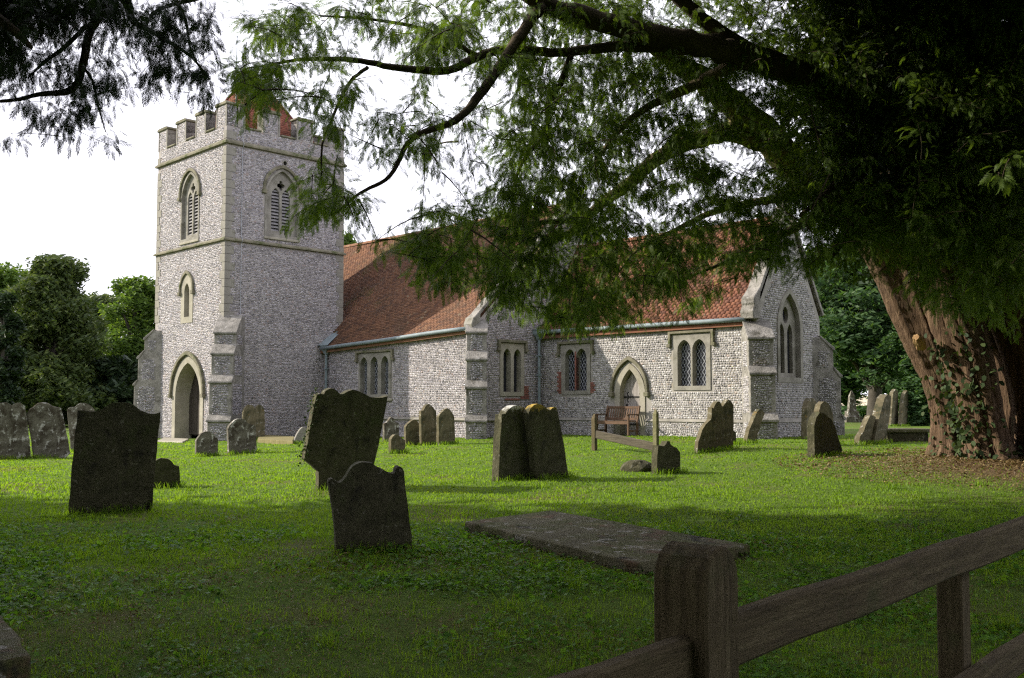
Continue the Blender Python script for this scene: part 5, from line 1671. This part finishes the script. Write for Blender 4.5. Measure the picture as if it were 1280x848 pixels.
def shell(k, c, r, p=.45):
    q_ = rng.normal(0, 1, (k, 3)); q_ /= np.linalg.norm(q_, axis=1, keepdims=True)
    return np.array(c) + q_ * (rng.random((k, 1)) ** p) * np.array(r)
cp = np.concatenate([shell(9000, (-12.5, 5.0, 5.6), (7.5, 7.2, 5.6)), shell(1300, (-1.0, 1.5, 8.4), (8.5, 7.5, 3.2)), shell(900, (-15, 11.5, 6), (8, 3.6, 5.5), .6)])  # unseen crown; overhead and outer clumps added to shade the foreground
inv = (cp[:, 1] > .2) & (np.abs(cp[:, 0]) / np.maximum(cp[:, 1], .01) < .60) & ((cp[:, 2] - 1.2) < cp[:, 1] * ((505 + 60) / FPX) + .8)
cp = cp[~inv & (cp[:, 2] > 1.6)]
V, F, C = coarse(cp - np.array(tuple(lb)), 1.0, 1.0, 3)
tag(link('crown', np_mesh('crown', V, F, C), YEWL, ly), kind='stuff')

# ------------------------------------------------------------------ unseen foliage added behind the camera to block sky light
n = 4600
p = np.stack([rng.uniform(-9, 36, n), rng.uniform(-17, -8, n), 10.0 * rng.random(n) ** .8], -1)
V, F, C = coarse(p, 1.8, 1.0, 3)
tag(link('shade_foliage', np_mesh('shade_foliage', V, F, C), YEWL), 'unseen dark foliage added behind the viewpoint to block sky light', 'shade_foliage', kind='stuff')

# ------------------------------------------------------------------ trees behind
def tree(px, Yd, top_px, wpx, label, mat, seed, n=1500, leafs=.42, bottom=.08, shape='round', trunk_r=.3, name='broadleaf_tree', lean=0, group='trees behind the churchyard', cbias=0):
    r = np.random.default_rng(seed)
    B = at(px, 505, Yd)
    B.z = float(G(B.x, B.y))
    H = at(px, top_px, Yd).z - B.z
    W = wpx / FPX * Yd / 2
    root = empty(name, B)
    tag(root, label, 'tree', group)
    mb = MB()
    P, rr_ = smooth_path([(0, 0, -.3), (.1, 0, H * .2), (lean * .4, .1, H * .45), (lean * .8, 0, H * .8)], [trunk_r, trunk_r * .8, trunk_r * .55, .05], 4)
    tube(mb, P, rr_, 10, .06, None, seed)
    mb.build('trunk', BARK, root, smooth=True)
    lobes = []
    nl = 26
    for i in range(nl):
        f = (i + .5) / nl
        z = H * (bottom + (1 - bottom) * f)
        if shape == 'round':
            g = (f - .48) / .56
            rad_ = W * math.sqrt(max(.04, 1 - g * g))
        elif shape == 'cone':
            rad_ = W * (1.02 - f) ** .75
        else:
            rad_ = W * min(1, 3.4 * (1.03 - f)) ** .6
        for j in range(3 if shape != 'column' else 2):
            a = r.uniform(0, 6.28); d = rad_ * r.uniform(.25, .82)
            lr = max(.35, min(W * .40, H * .16) * r.uniform(.55, 1.05))
            lobes.append((d * math.cos(a) + lean * f, d * math.sin(a), min(z + r.normal(0, .2), H - lr * .55), lr, .55 if shape == 'cone' else .75))
    pos = []
    limbs = MB()
    for (x, y, z, lr, sq) in lobes:
        m = int(n * lr * lr / sum(l[3] ** 2 for l in lobes)) + 3
        v = r.normal(0, 1, (m, 3)); v /= np.linalg.norm(v, axis=1, keepdims=True)
        v *= (r.random((m, 1)) ** .42) * lr * np.array([1, 1, sq])
        pos.append(v + np.array([x, y, z]))
        zz = max(.15 * H, z - .25 * H)
        tube(limbs, [(lean * .5 * zz / H, 0, zz), (x * .5, y * .5, z - lr * .4), (x, y, z)], [.10 * trunk_r / .3, .06 * trunk_r / .3, .015], 5)
    limbs.build('limb', BARK, root)
    pos = np.concatenate(pos)
    V, F, C = coarse(pos, leafs, .8)
    tag(link('crown', np_mesh('crown', V, F, C), mat, root), kind='stuff')
    return root
tree(66, 58, 322, 185, 'dark spreading evergreen tree, tallest of those left of the tower', TREE_A, 1, 9000, .34, .06, 'cone', .45, 'conifer_tree')
tree(168, 66, 349, 105, 'pale green leafy tree partly hidden by the left side of the tower', TREE_B, 2, 4500, .34, .10, 'round', .35)
tree(4, 50, 370, 52, 'narrow dark conifer at the far left edge', YEWL, 3, 3500, .28, .02, 'column', .25, 'conifer_tree')
tree(-10, 80, 334, 130, 'mid green tree behind the narrow conifer on the left', TREE_B, 4, 4500, .42, .05, 'round', .35)
tree(118, 76, 372, 110, 'dark bushy tree between the tall evergreen and the pale tree', TREE_A, 5, 3500, .42, .02, 'round', .3)
tree(40, 66, 440, 180, 'dense dark shrubby tree low behind the left headstones', YEWL, 6, 3000, .5, .0, 'round', .3)
tree(150, 60, 450, 120, 'dark undergrowth tree low beside the tower buttress', YEWL, 7, 2400, .45, .0, 'round', .3)
tree(428, 62, 292, 26, 'treetop just showing over the nave roof beside the tower', TREE_B, 8, 500, .36, .3, 'round', .25)
tree(1092, 50, 300, 190, 'tall broadleaf with a forked dark trunk right of the chancel', TREE_C, 9, 6500, .33, .30, 'round', .42, lean=.6)
tree(1165, 44, 330, 110, 'dark dense tree behind the yew trunk', TREE_C, 10, 5200, .28, .03, 'round', .35)
tree(1040, 70, 310, 130, 'deep green tree just behind the chancel gable', TREE_C, 11, 2400, .6, .12, 'round', .35)
tree(1130, 78, 330, 160, 'far broadleaf filling the gap behind the forked tree', TREE_C, 12, 2200, .6, .16, 'round', .35)
tree(1240, 58, 250, 220, 'dark tree hidden mostly by the great yew', YEWL, 13, 1800, .6, .02, 'round', .4)
tree(1330, 70, 300, 260, 'broad dark tree beyond the right edge of the churchyard', YEWL, 14, 1200, .7, .0, 'round', .4)
# hedge below the far trees
def hedge(px0, px1, Yd, h, label, n):
    a, b = at(px0, 505, Yd), at(px1, 505, Yd)
    c = (a + b) / 2; c.z = float(G(c.x, c.y))
    L = (b - a).length
    p = np.stack([rng.uniform(-L / 2, L / 2, n), rng.normal(0, .45, n), h * rng.random(n) ** .7 * rng.uniform(.8, 1.15, n)], -1)
    V, F, C = coarse(p, .32)
    return tag(link('hedge', np_mesh('hedge', V, F, C), TREE_C, None, c), label, 'hedge')
hedge(1038, 1062, 62, .42, 'clipped green bush line beside the distant monument', 500)
hedge(1070, 1090, 60, .62, 'low rounded bush at the foot of the forked tree', 500)

# ------------------------------------------------------------------ grass, clover, litter
def scatter_blades(n, y0, y1, power, hmin, hmax, wfac, seed):
    r = np.random.default_rng(seed)
    u = r.random(n)
    y = (y0 ** (1 - power) + u * (y1 ** (1 - power) - y0 ** (1 - power))) ** (1 / (1 - power))
    x = r.uniform(-.60, .60, n) * y + r.uniform(-.6, .6, n)
    dens = np.clip(5.6 * vnoise(x * .8, y * .8, 31) * vnoise(x * 2.7, y * 2.7, 32) - .12, .06, 1.2)
    dens = np.where(y > 12, 1, dens * (1 - .85 * worn(x, y)))
    dy = np.hypot(x - 9.4, y - 17.6)
    dens *= np.clip((dy - 1.2) / 3.2, .22, 1)
    le, ln = (x + 10.3) * .7071 - (y - 35) * .7071, (x + 10.3) * .7071 + (y - 35) * .7071
    inch = ((le > -5.6) & (le < .1) & (ln > -.1)) | ((le > -9) & (le < 8.8) & (ln > 4.1)) | ((le > 8.6) & (le < 17.3) & (ln > 7.1))
    k = (r.random(n) < dens) & ~inch
    x, y = x[k], y[k]
    m = len(x)
    z = GB(x, y)
    a = r.uniform(0, 6.283, m); h = r.uniform(hmin, hmax, m) * (.7 + .6 * vnoise(x * .6, y * .6, 33)); wd = np.maximum(.0035, wfac * y) * r.uniform(.7, 1.3, m)
    lean = r.normal(0, .35, (m, 2)) * h[:, None]
    bx, by = np.cos(a) * wd, np.sin(a) * wd
    mid = .55
    V = np.stack([np.stack([x - bx, y - by, z - .01], -1), np.stack([x + bx, y + by, z - .01], -1),
                  np.stack([x + bx * .7 + lean[:, 0] * .35, y + by * .7 + lean[:, 1] * .35, z + h * mid], -1), np.stack([x - bx * .7 + lean[:, 0] * .35, y - by * .7 + lean[:, 1] * .35, z + h * mid], -1),
                  np.stack([x + lean[:, 0], y + lean[:, 1], z + h], -1)], 1)
    fl = np.array([0, 1, 2, 3, 3, 2, 4])
    F = (fl[None] + (np.arange(m) * 5)[:, None]).ravel()
    return V.reshape(-1, 3), F, np.tile([4, 3], m)
V, F, C = merge([scatter_blades(125000, 2.2, 12, 1.55, .014, .048, .0004, 41), scatter_blades(150000, 8.5, 45, 1.5, .018, .036, .0007, 42)])
def tufts(seed):
    r = np.random.default_rng(seed)
    xs, ys = [], []
    for bx, by, ux_, uy_, s0, s1 in FEET:
        n = int(70 + 130 * (s1 - s0))
        t = r.uniform(s0 - .05, s1 + .05, n); d = r.choice([-1, 1], n) * np.abs(r.normal(.05, .05, n)) + np.where(r.random(n) < .4, .12, 0)
        xs.append(bx + ux_ * t + uy_ * d); ys.append(by + uy_ * t - ux_ * d)
    for k in range(170):
        y0 = 2.6 + 13 * r.random() ** 1.3; x0 = r.uniform(-.58, .58) * y0
        n = r.integers(10, 40)
        xs.append(x0 + r.normal(0, .06, n)); ys.append(y0 + r.normal(0, .06, n))
    x, y = np.concatenate(xs), np.concatenate(ys)
    m = len(x); z = GB(x, y)
    a = r.uniform(0, 6.283, m); h = r.uniform(.05, .14, m); wd = np.maximum(.0032, .00042 * y) * r.uniform(.7, 1.3, m)
    lean = r.normal(0, .45, (m, 2)) * h[:, None]
    bx, by = np.cos(a) * wd, np.sin(a) * wd
    V = np.stack([np.stack([x - bx, y - by, z - .01], -1), np.stack([x + bx, y + by, z - .01], -1),
                  np.stack([x + bx * .7 + lean[:, 0] * .35, y + by * .7 + lean[:, 1] * .35, z + h * .55], -1), np.stack([x - bx * .7 + lean[:, 0] * .35, y - by * .7 + lean[:, 1] * .35, z + h * .55], -1),
                  np.stack([x + lean[:, 0], y + lean[:, 1], z + h], -1)], 1)
    fl = np.array([0, 1, 2, 3, 3, 2, 4])
    return V.reshape(-1, 3), (fl[None] + (np.arange(m) * 5)[:, None]).ravel(), np.tile([4, 3], m)
V, F, C = merge([(V, F, C), tufts(77)])
tag(link('grass', np_mesh('grass', V, F, C), GRASS), 'short churchyard lawn of green and yellowing blades', 'grass', kind='stuff')
r = np.random.default_rng(50)
n = 90000
y = 2.1 + 11.5 * r.random(n) ** 1.4
x = r.uniform(-.60, .60, n) * y
kk = r.random(n) < np.clip(1.7 * vnoise(x * 1.1, y * 1.1, 61) - .45 + .12 * (x > .3), 0, 1) * (1 - ss(9, 13, y)) * (1 - .9 * worn(x, y))
x, y = x[kk], y[kk]
m = len(x)
clv = np.array([(0, 0, 0), (.014, .011, .003), (.028, 0, -.002), (.014, -.011, .003)])
cpz = np.stack([x, y, GB(x, y) + r.uniform(.015, .055, m)], -1)
cd = np.stack([r.normal(0, 1, m), r.normal(0, 1, m), r.normal(-.1, .3, m)], -1)
V, F, C = replicate(clv, [[0, 1, 2, 3]], rot_from(cd, r.normal(0, .4, m)) * (r.uniform(.7, 1.7, m) * np.clip(y / 5, .8, 1.5))[:, None, None], cpz)
tag(link('clover', np_mesh('clover', V, F, C), CLOVER), 'clover and small broad weeds among the near grass', 'ground cover', kind='stuff')
n = 17000
th = r.uniform(0, 6.28, n); rd = .3 + 4.4 * r.random(n) ** 1.1
x1, y1 = yb.x + rd * np.cos(th), yb.y - .9 + rd * .85 * np.sin(th)
n2 = 60000
y2 = 2.4 + 9 * r.random(n2) ** 1.3; x2 = r.uniform(-.6, .6, n2) * y2
k2 = r.random(n2) < np.clip(1.6 * vnoise(x2 * .8, y2 * .8, 71) - .95, 0, .5) + 1.1 * worn(x2, y2)
x, y = np.concatenate([x1, x2[k2]]), np.concatenate([y1, y2[k2]])
m = len(x)
lv = np.array([(0, 0, 0), (.012, .006, .002), (.03, 0, 0), (.012, -.006, .002)])
sz = np.maximum(.6, y / 9) * r.uniform(.6, 1.3, m)
V, F, C = replicate(lv, [[0, 1, 2, 3]], rot_from(np.stack([r.normal(0, 1, m), r.normal(0, 1, m), r.normal(0, .35, m)], -1), r.normal(0, .6, m)) * sz[:, None, None],
                    np.stack([x, y, GB(x, y) + r.uniform(.005, .04, m)], -1))
tag(link('leaf_litter', np_mesh('leaf_litter', V, F, C), DRY), 'brown needle and leaf litter around the yew trunk', 'leaf litter', kind='stuff')
# ivy and moss hanging on the left edge of the big leaning headstone
